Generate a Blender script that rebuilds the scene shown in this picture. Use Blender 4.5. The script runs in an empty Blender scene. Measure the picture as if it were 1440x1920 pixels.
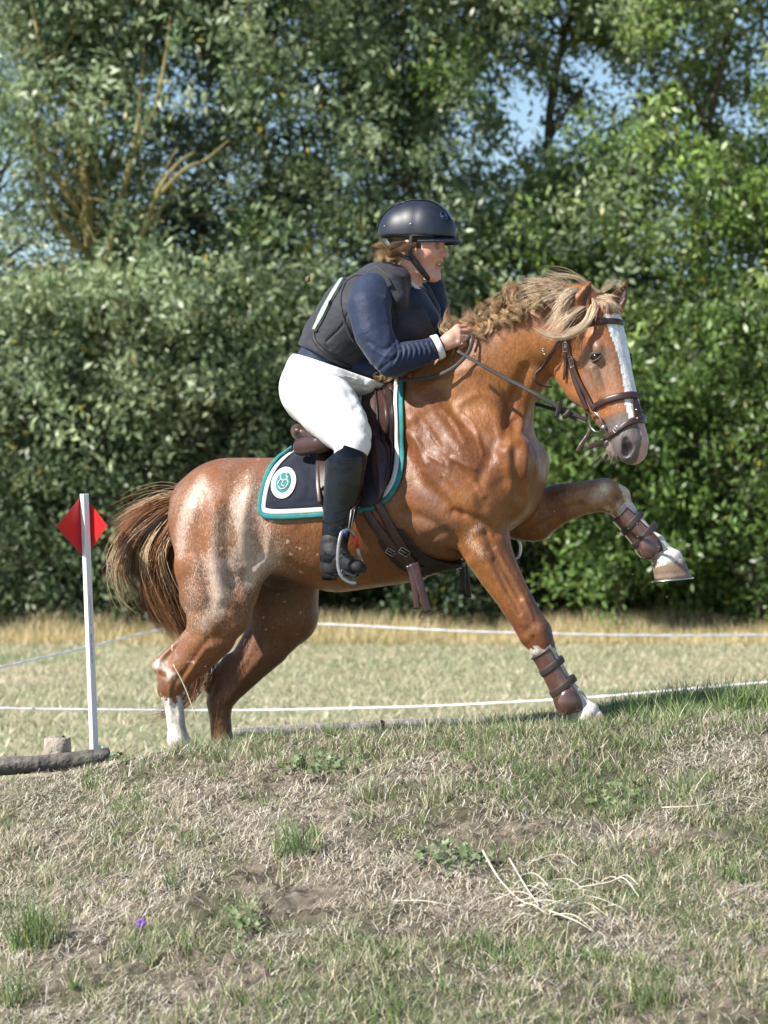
import bpy, math, random
import numpy as np
from mathutils import Vector
from mathutils.bvhtree import BVHTree

random.seed(7)
rng = np.random.default_rng(7)
sc = bpy.context.scene
COL = sc.collection

# ------------------------------------------------------------------ camera, sky, sun, exposure
CAMY, CAMZ, FPX = -12.0, 1.6, 6000.0
cam_d = bpy.data.cameras.new('camera'); cam = bpy.data.objects.new('camera', cam_d); COL.objects.link(cam)
cam.location = (0, CAMY, CAMZ); cam.rotation_euler = (math.pi/2, 0, 0)
cam_d.sensor_fit = 'VERTICAL'; cam_d.sensor_height = 36.0; cam_d.sensor_width = 27.0
cam_d.lens = 36.0*FPX/1920.0
cam_d.clip_end = 3000
cam_d.dof.use_dof = True; cam_d.dof.focus_distance = 11.75; cam_d.dof.aperture_fstop = 5.4
sc.camera = cam
SUN = Vector((-0.66, -0.36, 0.70)).normalized()
elev = math.asin(SUN.z); azim = math.atan2(SUN.x, SUN.y)
world = bpy.data.worlds.new('World'); sc.world = world; world.use_nodes = True
wn = world.node_tree; bg = wn.nodes['Background']
sky = wn.nodes.new('ShaderNodeTexSky'); sky.sky_type = 'NISHITA'; sky.sun_disc = False
sky.sun_elevation = elev; sky.sun_rotation = azim; sky.air_density = 1.0; sky.dust_density = 0.15; sky.ozone_density = 3.0
wn.links.new(sky.outputs['Color'], bg.inputs['Color']); bg.inputs['Strength'].default_value = 0.092
sun_d = bpy.data.lights.new('sun', 'SUN'); sun_d.energy = 5.0; sun_d.angle = math.radians(0.5); sun_d.color = (1.0, 0.95, 0.87)
sun = bpy.data.objects.new('sun', sun_d); COL.objects.link(sun); sun.location = SUN*30
sun.rotation_euler = SUN.to_track_quat('Z', 'Y').to_euler()
sc.view_settings.view_transform = 'Standard'; sc.view_settings.look = 'None'
sc.view_settings.exposure = 0.72; sc.view_settings.gamma = 1.0
sc.render.engine = 'CYCLES'

# ------------------------------------------------------------------ helpers
def W(px, py, y):                      # a point of the place, laid out from measured directions and its own distance
    d = y-CAMY
    return np.array([(px-720)/FPX*d, y, CAMZ+(960-py)/FPX*d])
def m(p, y=0.0): return p/FPX*(y-CAMY)
def proj(V):
    d = V[:, 1]-CAMY
    return 720+V[:, 0]/d*FPX, 960-(V[:, 2]-CAMZ)/d*FPX
def nrm(v): v = np.asarray(v, float); return v/max(1e-9, np.linalg.norm(v))

def noise3(P, freq, seed=0):           # smooth value noise in [-1,1]
    T = np.random.default_rng(seed).random((32, 32, 32)).astype(np.float32)
    Q = np.asarray(P, np.float32)*freq+100.0
    I = np.floor(Q).astype(int); f = Q-I; f = f*f*(3-2*f); I &= 31; J = (I+1) & 31
    x0, y0, z0 = I.T; x1, y1, z1 = J.T; fx, fy, fz = f.T
    a = (T[x0,y0,z0]*(1-fx)+T[x1,y0,z0]*fx)*(1-fy)+(T[x0,y1,z0]*(1-fx)+T[x1,y1,z0]*fx)*fy
    b = (T[x0,y0,z1]*(1-fx)+T[x1,y0,z1]*fx)*(1-fy)+(T[x0,y1,z1]*(1-fx)+T[x1,y1,z1]*fx)*fy
    return ((a*(1-fz)+b*fz)*2-1)
def fbm(P, freq, seed=0, o=3): return sum(noise3(P, freq*2**i, seed+i)/2**i for i in range(o))/1.5

ORI = {}
def tag(o, label=None, cat=None, group=None, kind=None):
    if label: o['label'] = label
    if cat: o['category'] = cat
    if group: o['group'] = group
    if kind: o['kind'] = kind
    return o
def empty(name, loc, label, cat, group=None):
    o = bpy.data.objects.new(name, None); COL.objects.link(o); o.location = loc
    o.empty_display_size = 0.1; ORI[o] = np.array(loc, float)
    return tag(o, label, cat, group)
def mk(name, V, Fs, mat, parent=None, col=None, smooth=True, base=None, rad=None):
    """Fs: int array (n,4) or (n,3) or a list of tuples."""
    V = np.asarray(V, float)
    if parent is not None: org = ORI[parent]
    else:
        org = np.array(base, float) if base is not None else np.array([V[:,0].mean(), V[:,1].mean(), V[:,2].min()])
    me = bpy.data.meshes.new(name)
    V = V-org
    if isinstance(Fs, np.ndarray):
        n, k = Fs.shape
        me.vertices.add(len(V)); me.vertices.foreach_set('co', V.astype(np.float32).ravel())
        me.loops.add(n*k); me.loops.foreach_set('vertex_index', Fs.astype(np.int32).ravel())
        me.polygons.add(n); me.polygons.foreach_set('loop_start', np.arange(0, n*k, k, dtype=np.int32))
        me.polygons.foreach_set('loop_total', np.full(n, k, np.int32))
        me.update(calc_edges=True)
    else:
        me.from_pydata([tuple(v) for v in V], [], [tuple(int(i) for i in f) for f in Fs]); me.update()
    if smooth: me.polygons.foreach_set('use_smooth', np.ones(len(me.polygons), bool))
    if col is not None:
        a = me.color_attributes.new('col', 'FLOAT_COLOR', 'POINT')
        c = np.ones((len(V), 4), np.float32); c[:, :np.shape(col)[1]] = col; a.data.foreach_set('color', c.ravel())
    me.materials.append(mat)
    o = bpy.data.objects.new(name, me); COL.objects.link(o)
    ORI[o] = org
    if parent is None: o.location = org
    else: o.parent = parent
    return o

def mat(name, color=None, rough=0.5, spec=0.5, metal=0.0, bump=0.0, bscale=200.0, var=0.0, vscale=20.0, attr=False,
        coat=0.0, sheen=0.0, transl=0.0, sss=0.0, bump2=0.0, b2scale=20.0, stretch=None, roan=False, rvar=0):
    M = bpy.data.materials.new(name); M.use_nodes = True; nt = M.node_tree; N = nt.nodes; L = nt.links
    p = N['Principled BSDF']; p.inputs['Roughness'].default_value = rough; p.inputs['Metallic'].default_value = metal
    p.inputs['Specular IOR Level'].default_value = spec
    p.inputs['Coat Weight'].default_value = coat; p.inputs['Coat Roughness'].default_value = 0.25
    p.inputs['Sheen Weight'].default_value = sheen; p.inputs['Sheen Roughness'].default_value = 0.4
    if sss: p.inputs['Subsurface Weight'].default_value = sss; p.inputs['Subsurface Radius'].default_value = (1,.35,.2); p.inputs['Subsurface Scale'].default_value = .01
    tc = N.new('ShaderNodeTexCoord'); vec = tc.outputs['Object']
    if stretch:
        mp = N.new('ShaderNodeMapping'); mp.inputs['Scale'].default_value = stretch; L.new(vec, mp.inputs['Vector']); vec = mp.outputs['Vector']
    if attr:
        at = N.new('ShaderNodeAttribute'); at.attribute_name = 'col'; csrc = at.outputs['Color']
    else:
        rgb = N.new('ShaderNodeRGB'); rgb.outputs[0].default_value = (*color, 1); csrc = rgb.outputs[0]
    if roan:
        a_ = N.new('ShaderNodeTexNoise'); a_.inputs['Scale'].default_value = 230; a_.inputs['Detail'].default_value = 3; a_.inputs['Roughness'].default_value = .8
        mp_ = N.new('ShaderNodeMapping'); mp_.inputs['Scale'].default_value = (1, 1, .45); L.new(tc.outputs['Object'], mp_.inputs['Vector']); L.new(mp_.outputs[0], a_.inputs['Vector'])
        r_ = N.new('ShaderNodeMath'); r_.operation = 'ADD'; L.new(a_.outputs['Fac'], r_.inputs[0]); L.new(at.outputs['Alpha'], r_.inputs[1])
        q_ = N.new('ShaderNodeMapRange'); q_.inputs['From Min'].default_value = .70; q_.inputs['From Max'].default_value = .98; q_.inputs['To Max'].default_value = .85; L.new(r_.outputs[0], q_.inputs['Value'])
        x_ = N.new('ShaderNodeMix'); x_.data_type = 'RGBA'; L.new(q_.outputs[0], x_.inputs[0]); L.new(csrc, x_.inputs[6]); x_.inputs[7].default_value = (.55, .43, .35, 1); csrc = x_.outputs[2]
    if var:
        nz = N.new('ShaderNodeTexNoise'); nz.inputs['Scale'].default_value = vscale; nz.inputs['Detail'].default_value = 5
        L.new(vec, nz.inputs['Vector'])
        mr = N.new('ShaderNodeMapRange'); mr.inputs['From Min'].default_value = .3; mr.inputs['From Max'].default_value = .7
        mr.inputs['To Min'].default_value = 1-var; mr.inputs['To Max'].default_value = 1+var; L.new(nz.outputs['Fac'], mr.inputs['Value'])
        vm = N.new('ShaderNodeVectorMath'); vm.operation = 'SCALE'; L.new(csrc, vm.inputs[0]); L.new(mr.outputs[0], vm.inputs['Scale']); csrc = vm.outputs[0]
    L.new(csrc, p.inputs['Base Color'])
    if rvar:
        n_ = N.new('ShaderNodeTexNoise'); n_.inputs['Scale'].default_value = 38; n_.inputs['Detail'].default_value = 6; n_.inputs['Roughness'].default_value = .7; L.new(vec, n_.inputs['Vector'])
        q_ = N.new('ShaderNodeMapRange'); q_.inputs['From Min'].default_value = .35; q_.inputs['From Max'].default_value = .65; q_.inputs['To Min'].default_value = rough-rvar; q_.inputs['To Max'].default_value = rough+rvar
        L.new(n_.outputs['Fac'], q_.inputs['Value']); L.new(q_.outputs[0], p.inputs['Roughness'])
    last = None
    for b, s in ((bump, bscale), (bump2, b2scale)):
        if b:
            nz = N.new('ShaderNodeTexNoise'); nz.inputs['Scale'].default_value = s; nz.inputs['Detail'].default_value = 4
            L.new(vec, nz.inputs['Vector'])
            bp = N.new('ShaderNodeBump'); bp.inputs['Strength'].default_value = b; bp.inputs['Distance'].default_value = 0.6/s
            L.new(nz.outputs['Fac'], bp.inputs['Height'])
            if last: L.new(last, bp.inputs['Normal'])
            last = bp.outputs['Normal']
    if last: L.new(last, p.inputs['Normal'])
    if transl:
        tr = N.new('ShaderNodeBsdfTranslucent'); L.new(csrc, tr.inputs['Color'])
        mx = N.new('ShaderNodeMixShader'); mx.inputs[0].default_value = transl
        L.new(p.outputs[0], mx.inputs[1]); L.new(tr.outputs[0], mx.inputs[2]); L.new(mx.outputs[0], N['Material Output'].inputs['Surface'])
    return M

# ---- implicit surfaces: chains of round sections blended smoothly, meshed with surface nets
YAX = np.array([0., 1., 0.])
class Field:
    def __init__(s): s.p = []
    def chain(s, pts, k=0.03, op='add', ax=YAX, world=False):
        A = []
        for q in pts:
            q = list(q)
            if len(q) == 4: q.append(1.0)
            if world: A.append(q)
            else: c = W(q[0], q[1], q[2]); A.append([*c, m(q[3], q[2]), q[4]])
        A = np.array(A, float)
        if len(A) == 1: A = np.vstack([A, A+[1e-4, 0, 0, 0, 0]])
        s.p.append((op, A, k, np.array(ax, float))); return s
    def cut(s, p0, n, k=0.003): s.p.append(('cut', np.array(p0, float), k, nrm(n))); return s
    @staticmethod
    def _d(A, ax, X):
        best = None
        for a, b in zip(A[:-1], A[1:]):
            ab = b[:3]-a[:3]; t = np.clip(((X-a[:3])@ab)/max(1e-12, ab@ab), 0, 1)
            r = a[3]+(b[3]-a[3])*t; sc_ = a[4]+(b[4]-a[4])*t
            D = X-a[:3]-t[..., None]*ab
            c = D@ax; dd = np.sqrt(np.maximum(0, (D*D).sum(-1)-c*c+(c/sc_)**2))-r
            best = dd if best is None else np.minimum(best, dd)
        return best
    def eval(s, X, bc, bh, marg):
        """X (nb,m,3) points in blocks with centres bc and half size bh"""
        F = np.full(X.shape[:2], 1.0, np.float32)
        for op, A, k, ax in s.p:
            if op == 'cut':
                d = (X-A)@ax; h = np.clip(.5-.5*(d-F)/k, 0, 1)
                F = F*(h)+d*(1-h)+k*h*(1-h); F = F.astype(np.float32); continue
            rr = A[:, 3:4]*np.maximum(1, A[:, 4:5])
            lo = (A[:, :3]-rr).min(0)-k-marg-bh; hi = (A[:, :3]+rr).max(0)+k+marg+bh
            mk_ = np.all((bc > lo) & (bc < hi), 1)
            if not mk_.any(): continue
            d = s._d(A, ax, X[mk_]); f = F[mk_]
            if op == 'add':
                h = np.clip(.5+.5*(d-f)/k, 0, 1); F[mk_] = d*(1-h)+f*h-k*h*(1-h)
            else:
                d = -d; h = np.clip(.5-.5*(d-f)/k, 0, 1); F[mk_] = d*(1-h)+f*h+k*h*(1-h)
        return F
    def mesh(s, h):
        q = 4; H = h*q
        lo = np.min([(A[:, :3]-A[:, 3:4]*np.maximum(1, A[:, 4:5])).min(0) for op, A, k, ax in s.p if op == 'add'], 0)-2*H
        hi = np.max([(A[:, :3]+A[:, 3:4]*np.maximum(1, A[:, 4:5])).max(0) for op, A, k, ax in s.p if op == 'add'], 0)+2*H
        n = np.ceil((hi-lo)/H).astype(int)
        g = np.stack(np.meshgrid(*[np.arange(i) for i in n], indexing='ij'), -1).reshape(-1, 3)
        bc = lo+(g+.5)*H-h/2
        Fc = s.eval(bc[:, None, :].astype(np.float32), bc, H/2, 3*H)[:, 0]
        act = np.abs(Fc) < H*2.0
        D = np.repeat(np.repeat(np.repeat(np.sign(Fc).reshape(n).astype(np.float32), q, 0), q, 1), q, 2)
        ga = g[act]; off = np.stack(np.meshgrid(*[np.arange(q)]*3, indexing='ij'), -1).reshape(-1, 3)
        idx = ga[:, None, :]*q+off[None]
        X = (lo+idx*h).astype(np.float32)
        D[idx[..., 0], idx[..., 1], idx[..., 2]] = s.eval(X, bc[act], H/2, 2*h)
        D[D == 0] = 1e-7
        I = D < 0
        S = I[:-1, :-1, :-1].astype(np.int8)*0; cnt = np.zeros(tuple(np.array(D.shape)-1), np.int8)
        for a in (0, 1):
            for b in (0, 1):
                for c in (0, 1):
                    cnt += I[a:a+cnt.shape[0], b:b+cnt.shape[1], c:c+cnt.shape[2]]
        cells = np.argwhere((cnt > 0) & (cnt < 8))
        cr = np.array([(a, b, c) for a in (0, 1) for b in (0, 1) for c in (0, 1)])
        vals = np.stack([D[cells[:, 0]+a, cells[:, 1]+b, cells[:, 2]+c] for a, b, c in cr], 1)
        acc = np.zeros((len(cells), 3)); cn = np.zeros(len(cells))
        for i in range(8):
            for j in range(i+1, 8):
                if np.abs(cr[i]-cr[j]).sum() == 1:
                    vi, vj = vals[:, i], vals[:, j]; mm = (vi < 0) != (vj < 0)
                    t = np.where(mm, vi/(np.where(mm, vi-vj, 1)), 0)[:, None]
                    acc += mm[:, None]*(cr[i]+(cr[j]-cr[i])*t); cn += mm
        V = lo+(cells+acc/cn[:, None])*h
        vid = np.full(cnt.shape, -1, np.int32); vid[tuple(cells.T)] = np.arange(len(cells))
        Fs = []
        for ax in range(3):
            sl0 = [slice(None)]*3; sl1 = [slice(None)]*3; sl0[ax] = slice(0, -1); sl1[ax] = slice(1, None)
            ch = I[tuple(sl0)] != I[tuple(sl1)]
            e = np.argwhere(ch); o1, o2 = [a for a in range(3) if a != ax]
            e = e[(e[:, o1] > 0) & (e[:, o2] > 0) & (e[:, o1] < cnt.shape[o1]) & (e[:, o2] < cnt.shape[o2])]
            ins = I[tuple(e.T)]
            c0 = e.copy(); c1 = e.copy(); c1[:, o1] -= 1; c2 = c1.copy(); c2[:, o2] -= 1; c3 = e.copy(); c3[:, o2] -= 1
            Q = np.stack([vid[tuple(c.T)] for c in (c0, c1, c2, c3)], 1)
            fl = ins if ax != 1 else ~ins
            Q[~fl] = Q[~fl][:, ::-1]
            Fs.append(Q[(Q >= 0).all(1)])
        return V, np.vstack(Fs)

def normals(V, F):
    a = V[F[:, 2]]-V[F[:, 0]]; b = V[F[:, 3]]-V[F[:, 1]]; n = np.cross(a, b); N = np.zeros_like(V)
    for i in range(4): np.add.at(N, F[:, i], n)
    return N/np.maximum(1e-12, np.linalg.norm(N, axis=1))[:, None]
def relax(V, F, it=2, lam=.5):
    for _ in range(it):
        S = np.zeros_like(V); c = np.zeros(len(V))
        for i, j in ((0, 1), (1, 2), (2, 3), (3, 0)):
            np.add.at(S, F[:, i], V[F[:, j]]); np.add.at(S, F[:, j], V[F[:, i]])
            np.add.at(c, F[:, i], 1); np.add.at(c, F[:, j], 1)
        V = V+lam*(S/np.maximum(c, 1)[:, None]-V)
    return V
def spl(pts, n=8):                      # Catmull-Rom through rows of any width
    P = np.array(pts, float)
    if len(P) == 2: t = np.linspace(0, 1, n+1)[:, None]; return P[0]*(1-t)+P[1]*t
    Q = np.vstack([2*P[0]-P[1], P, 2*P[-1]-P[-2]]); out = []
    for i in range(1, len(Q)-2):
        t = np.linspace(0, 1, n, endpoint=False)[:, None]
        out.append(.5*((2*Q[i])+(-Q[i-1]+Q[i+1])*t+(2*Q[i-1]-5*Q[i]+4*Q[i+1]-Q[i+2])*t**2+(-Q[i-1]+3*Q[i]-3*Q[i+1]+Q[i+2])*t**3))
    return np.vstack(out+[P[-1:]])
def pdist(px, py, line):                # distance in px from points to a polyline
    L = spl(line, 4); best = np.full(len(px), 1e9)
    for (ax, ay), (bx, by) in zip(L[:-1], L[1:]):
        dx, dy = bx-ax, by-ay; t = np.clip(((px-ax)*dx+(py-ay)*dy)/(dx*dx+dy*dy+1e-9), 0, 1)
        best = np.minimum(best, np.hypot(px-ax-t*dx, py-ay-t*dy))
    return best
def carve(V, F, lines, side=-1):
    """side=-1 near side only. lines: (polyline px, width px, amplitude m)"""
    N = normals(V, F); px, py = proj(V); w0 = np.clip(side*N[:, 1]*2.0, 0, 1); A = np.zeros(len(V))
    for ln, w, amp in lines:
        L = np.array(ln); mm = (px > L[:,0].min()-3*w) & (px < L[:,0].max()+3*w) & (py > L[:,1].min()-3*w) & (py < L[:,1].max()+3*w)
        ii = np.where(mm)[0]
        if len(ii): A[ii] += amp*np.exp(-(pdist(px[ii], py[ii], ln)/w)**2)
    return V+N*(A*w0)[:, None]
def inpoly(px, py, poly):
    P = np.array(poly, float); r = np.zeros(len(px), bool); j = len(P)-1
    for i in range(len(P)):
        xi, yi = P[i]; xj, yj = P[j]
        c = ((yi > py) != (yj > py)) & (px < (xj-xi)*(py-yi)/(yj-yi+1e-12)+xi); r ^= c; j = i
    return r

def tube(path, rad, sides=10, cap=True, flat=1.0, up=None):
    P = np.array(path, float); n = len(P); R = np.broadcast_to(np.asarray(rad, float), (n,))
    T = np.gradient(P, axis=0); T /= np.maximum(1e-9, np.linalg.norm(T, axis=1))[:, None]
    u = np.array(up if up is not None else (0.13, -0.9, 0.4), float); V = []
    for i in range(n):
        s_ = np.cross(T[i], u); s_ = s_/max(1e-9, np.linalg.norm(s_)); u = np.cross(s_, T[i])
        for k in range(sides):
            a = 2*math.pi*k/sides
            V.append(P[i]+R[i]*(math.cos(a)*s_+math.sin(a)*u*flat))
    F = [(i*sides+k, i*sides+(k+1) % sides, (i+1)*sides+(k+1) % sides, (i+1)*sides+k) for i in range(n-1) for k in range(sides)]
    if cap: F += [tuple(range(sides))[::-1], tuple((n-1)*sides+k for k in range(sides))]
    return np.array(V), F
class MB:
    def __init__(s): s.V = []; s.F = []; s.n = 0; s.C = []
    def add(s, V, F, c=None):
        V = np.asarray(V, float); s.V.append(V); s.F += [tuple(int(i)+s.n for i in f) for f in F]; s.n += len(V)
        s.C.append(np.broadcast_to(np.array(c if c is not None else (1, 1, 1), float), (len(V), 3))); return s
    def tube(s, *a, c=None, **k): return s.add(*tube(*a, **k), c=c)
    def box(s, c, h, ax=None, col=None, bev=0.15):
        """rounded-edge box: c centre, h half sizes, ax 3x3 rows"""
        A = np.eye(3) if ax is None else np.array(ax, float); h = np.array(h, float); b = bev*h.min(); V = []; F = []
        for sx in (-1, 1):
            for sy in (-1, 1):
                for sz in (-1, 1):
                    S = np.array([sx, sy, sz])
                    for k in range(3):
                        v = S*(h-b); v[k] = S[k]*h[k]; V.append(np.array(c)+v@A)
        def vi(sx, sy, sz, k): return ((sx > 0)*4+(sy > 0)*2+(sz > 0))*3+k
        for k in range(3):
            a, b_ = [i for i in range(3) if i != k]
            for s_ in (-1, 1):
                q = []
                for p_, r_ in ((-1, -1), (1, -1), (1, 1), (-1, 1)):
                    t = [0, 0, 0]; t[k] = s_; t[a] = p_; t[b_] = r_; q.append(vi(*t, k))
                F.append(q if (s_ > 0) == (k != 1) else q[::-1])
        for k in range(3):
            a, b_ = [i for i in range(3) if i != k]
            for p_ in (-1, 1):
                for r_ in (-1, 1):
                    t1 = [0, 0, 0]; t1[a] = p_; t1[b_] = r_; t1[k] = -1; t2 = list(t1); t2[k] = 1
                    q = [vi(*t1, a), vi(*t2, a), vi(*t2, b_), vi(*t1, b_)]
                    F.append(q)
        for sx in (-1, 1):
            for sy in (-1, 1):
                for sz in (-1, 1): F.append([vi(sx, sy, sz, 0), vi(sx, sy, sz, 1), vi(sx, sy, sz, 2)])
        return s.add(V, F, c=col)
    def build(s, name, mt, parent=None, smooth=True, usecol=False, base=None):
        return mk(name, np.vstack(s.V), s.F, mt, parent, np.vstack(s.C) if usecol else None, smooth, base)
def ring(c, r, t, ax_u, ax_v, seg=28, sides=8):
    a = np.linspace(0, 2*math.pi, seg, endpoint=False); V = []; F = []
    U = np.array(ax_u, float); Vv = np.array(ax_v, float); n = nrm(np.cross(U, Vv))
    for i in a:
        d = math.cos(i)*U+math.sin(i)*Vv
        for k in range(sides):
            b = 2*math.pi*k/sides; V.append(np.array(c)+d*r+nrm(d)*math.cos(b)*t+n*math.sin(b)*t)
    for i in range(seg):
        for k in range(sides):
            j = (i+1) % seg; F.append((i*sides+k, j*sides+k, j*sides+(k+1) % sides, i*sides+(k+1) % sides))
    return np.array(V), F

def ribbons(G, width, col, taper=True, sides=3):
    """G (n,m,3) strand paths, width (n,), col (n,3) -> thin tapering strands with three sides"""
    n, mm, _ = G.shape
    T = np.gradient(G, axis=1); T /= np.maximum(1e-9, np.linalg.norm(T, axis=2))[..., None]
    u = np.array([.3, -.8, .5]); S = np.cross(T, u); S /= np.maximum(1e-9, np.linalg.norm(S, axis=2))[..., None]; U = np.cross(S, T)
    t = np.linspace(0, 1, mm); w = (1-.85*t**2.5) if taper else np.ones(mm)
    R = width[:, None]*w[None]; V = np.empty((n, mm, sides, 3))
    for k in range(sides):
        a = 2*math.pi*k/sides; V[:, :, k] = G+R[..., None]*(math.cos(a)*S+math.sin(a)*U)
    idx = np.arange(n*mm*sides).reshape(n, mm, sides); Q = []
    for k in range(sides):
        k2 = (k+1) % sides; Q.append(np.stack([idx[:, :-1, k], idx[:, :-1, k2], idx[:, 1:, k2], idx[:, 1:, k]], -1).reshape(-1, 4))
    return V.reshape(-1, 3), np.vstack(Q), np.repeat(col, mm*sides, axis=0)
# ================================================================== HORSE
def fixwind(V, F):
    c = V.mean(0); a, b, c_ , d = (V[F[:, i]]-c for i in range(4))
    vol = (np.einsum('ij,ij->i', a, np.cross(b, c_))+np.einsum('ij,ij->i', a, np.cross(c_, d))).sum()
    return F if vol > 0 else F[:, ::-1].copy()
def yc(px): return -(px-660)*0.0005
HO = W(1106, 563, -0.30); E1 = nrm((.233, -.233, -.944)); EL = nrm((.707, .707, 0)); E3 = nrm(np.cross(EL, E1)); E3 = E3 if E3[2] > 0 else -E3
def H(u, v, w): return HO+u*E1+v*EL+w*E3
def HP(rows): return [[*H(r[0], r[1], r[2]), r[3], r[4] if len(r) > 4 else 1.0] for r in rows]
hf = Field()
hf.chain([(432,976,.12,118,1.12),(520,972,.07,114,1.15),(620,975,.02,124,1.1),(720,955,-.03,132,1.0),(810,930,-.07,132,.95),(880,895,-.10,125,.95)], .05)
hf.chain([(640,1010,.01,97,1.1),(750,992,-.04,98,1.05),(840,965,-.08,92,1.0)], .06)
hf.chain([(620,900,.02,60,.8),(720,830,-.03,62,.7),(775,775,-.05,62,.62)], .09)
hf.chain([(843,800,-.1,126,.72),(899,729,-.14,107,.62),(952,676,-.19,87,.56),(1003,634,-.24,71,.55),(1060,607,-.28,58,.62)], .05)
hf.chain([(770,742,-.08,32,.8),(850,680,-.12,32,.8),(905,645,-.15,30,.75),(960,610,-.19,28,.75),(1015,585,-.24,28,.8),(1062,575,-.28,28,.9)], .06)
hf.chain([(900,836,-.13,106,.95),(930,890,-.13,92,1.05)], .06)
hf.chain([(955,870,-.29,56),(945,930,-.26,50)], .05); hf.chain([(980,870,-.06,50),(960,930,-.03,48)], .04)
# near shoulder and foreleg
hf.chain([(800,790,-.22,58,.6),(860,880,-.27,78,.75),(880,940,-.29,72,.8)], .06)
hf.chain([(840,955,-.28,66,.6)], .06)
hf.chain([(893,970,-.28,60,.85),(915,1035,-.30,46,.85),(936,1075,-.31,39,.85),(960,1115,-.32,33,.85),(990,1165,-.33,30,.9),(1003,1186,-.335,32,.9),(1016,1212,-.34,25,.95),(1030,1235,-.345,18,1),(1058,1284,-.355,17,1),(1074,1308,-.36,23,1),(1088,1325,-.365,21,1),(1100,1338,-.37,26,1)], .035)
hf.chain([(1012,1184,-.36,16),(1020,1200,-.36,14)], .02)
# far foreleg
hf.chain([(930,930,.02,72,.8),(965,955,.05,52,.85),(1002,968,.05,46,.85),(1045,946,.04,38,.85),(1090,934,.03,32,.9),(1128,928,.02,31,.9),(1155,940,.015,27,.9),(1172,960,.01,21,1),(1185,975,.01,18,1),(1212,1006,0,17,1),(1226,1022,0,23,1),(1240,1038,-.005,21,1),(1250,1052,-.01,31,1)], .035)
hf.chain([(1000,985,.05,22),(975,985,.05,25)], .04)
hf.chain([(1142,915,.0,15),(1165,925,.0,12)], .03)
# near hind
hf.chain([(425,985,.0,100,.9),(408,1060,-.04,82,.85),(405,1110,-.06,70,.85),(408,1145,-.07,60,.8),(396,1188,-.07,48,.78),(366,1232,-.06,37,.78),(334,1262,-.05,30,.8),(318,1292,-.045,24,.9),(326,1322,-.04,18,1),(331,1366,-.04,17,1),(334,1388,-.04,22,1),(342,1402,-.04,20,1),(350,1412,-.04,24,1)], .05)
hf.chain([(350,1200,-.06,14),(318,1226,-.05,11),(296,1246,-.05,11)], .02); hf.chain([(300,1252,-.05,12),(322,1285,-.045,14)], .02)
hf.chain([(445,1125,-.1,30),(440,1160,-.1,24)], .05)
hf.chain([(480,1062,-.10,28,.6),(466,1100,-.10,18,.6)], .05)
# far hind
hf.chain([(490,1010,.24,95,.8),(520,1090,.26,80,.8),(532,1150,.27,66,.8),(500,1205,.27,47,.75),(464,1248,.27,37,.78),(428,1288,.27,31,.8),(412,1316,.27,25,.9),(413,1345,.27,20,1),(415,1375,.27,20,1),(420,1400,.27,24,1),(430,1412,.27,24,1)], .05)
hf.chain([(430,1240,.27,14),(404,1270,.27,11),(392,1288,.27,10)], .02)
hf.chain([(520,1085,.1,22),(575,1085,.08,18)], .04)
hf.chain([(352,925,.12,22),(338,940,.12,16)], .03)
# head
hf.chain(HP([(-.01,0,-.045,.075,.85),(.08,0,-.03,.092,.85),(.17,0,-.02,.097,.92),(.26,0,-.02,.090,.9),(.36,0,-.005,.078,.85),(.47,0,.004,.068,.95),(.55,0,.008,.062,1.05)]), .03, ax=EL, world=True)
hf.chain(HP([(.10,0,.042,.055,1.25),(.22,0,.044,.048,1.35),(.36,0,.045,.036,1.15),(.5,0,.046,.030,1.2),(.565,0,.04,.03,1.4)]), .03, ax=EL, world=True)
for s_ in (-1, 1):
    hf.chain(HP([(.13,s_*.05,-.09,.072,.55),(.22,s_*.050,-.125,.082,.5),(.29,s_*.044,-.110,.066,.5)]), .035, ax=EL, world=True)
    hf.chain(HP([(.28,s_*.038,-.13,.046,.8),(.36,s_*.032,-.095,.038,.9),(.46,s_*.02,-.055,.03,1)]), .03, ax=EL, world=True)
    hf.chain(HP([(.17,s_*.066,.028,.018),(.205,s_*.078,.040,.015),(.25,s_*.076,.036,.013)]), .02, ax=EL, world=True)
    hf.chain(HP([(.27,s_*.088,.0,.014),(.38,s_*.066,-.012,.009)]), .02, ax=EL, world=True)
    hf.chain(HP([(.535,s_*.03,.018,.028),(.585,s_*.034,.02,.030)]), .02, ax=EL, world=True)
hf.chain(HP([(.57,0,.002,.052,1.12),(.60,0,.008,.041,1.35)]), .02, ax=EL, world=True)
hf.chain(HP([(.54,0,-.07,.034,1.1),(.575,0,-.062,.027,1.3)]), .012, ax=EL, world=True)
hf.chain([(1080,600,-.34,30,.7),(1050,640,-.30,34,.7)], .05)
# ears
EARS = [((1084,596,-.36),(1090,562,-.37),(1107,527,-.37)), ((1150,585,-.26),(1160,560,-.26),(1173,528,-.26))]
for a, b, c in EARS:
    hf.chain([(*a,17,.8),(*b,17,.7),((b[0]+c[0])/2+1,(b[1]+c[1])/2,b[2],11,.7),(*c,3,.9)], .015)
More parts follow.
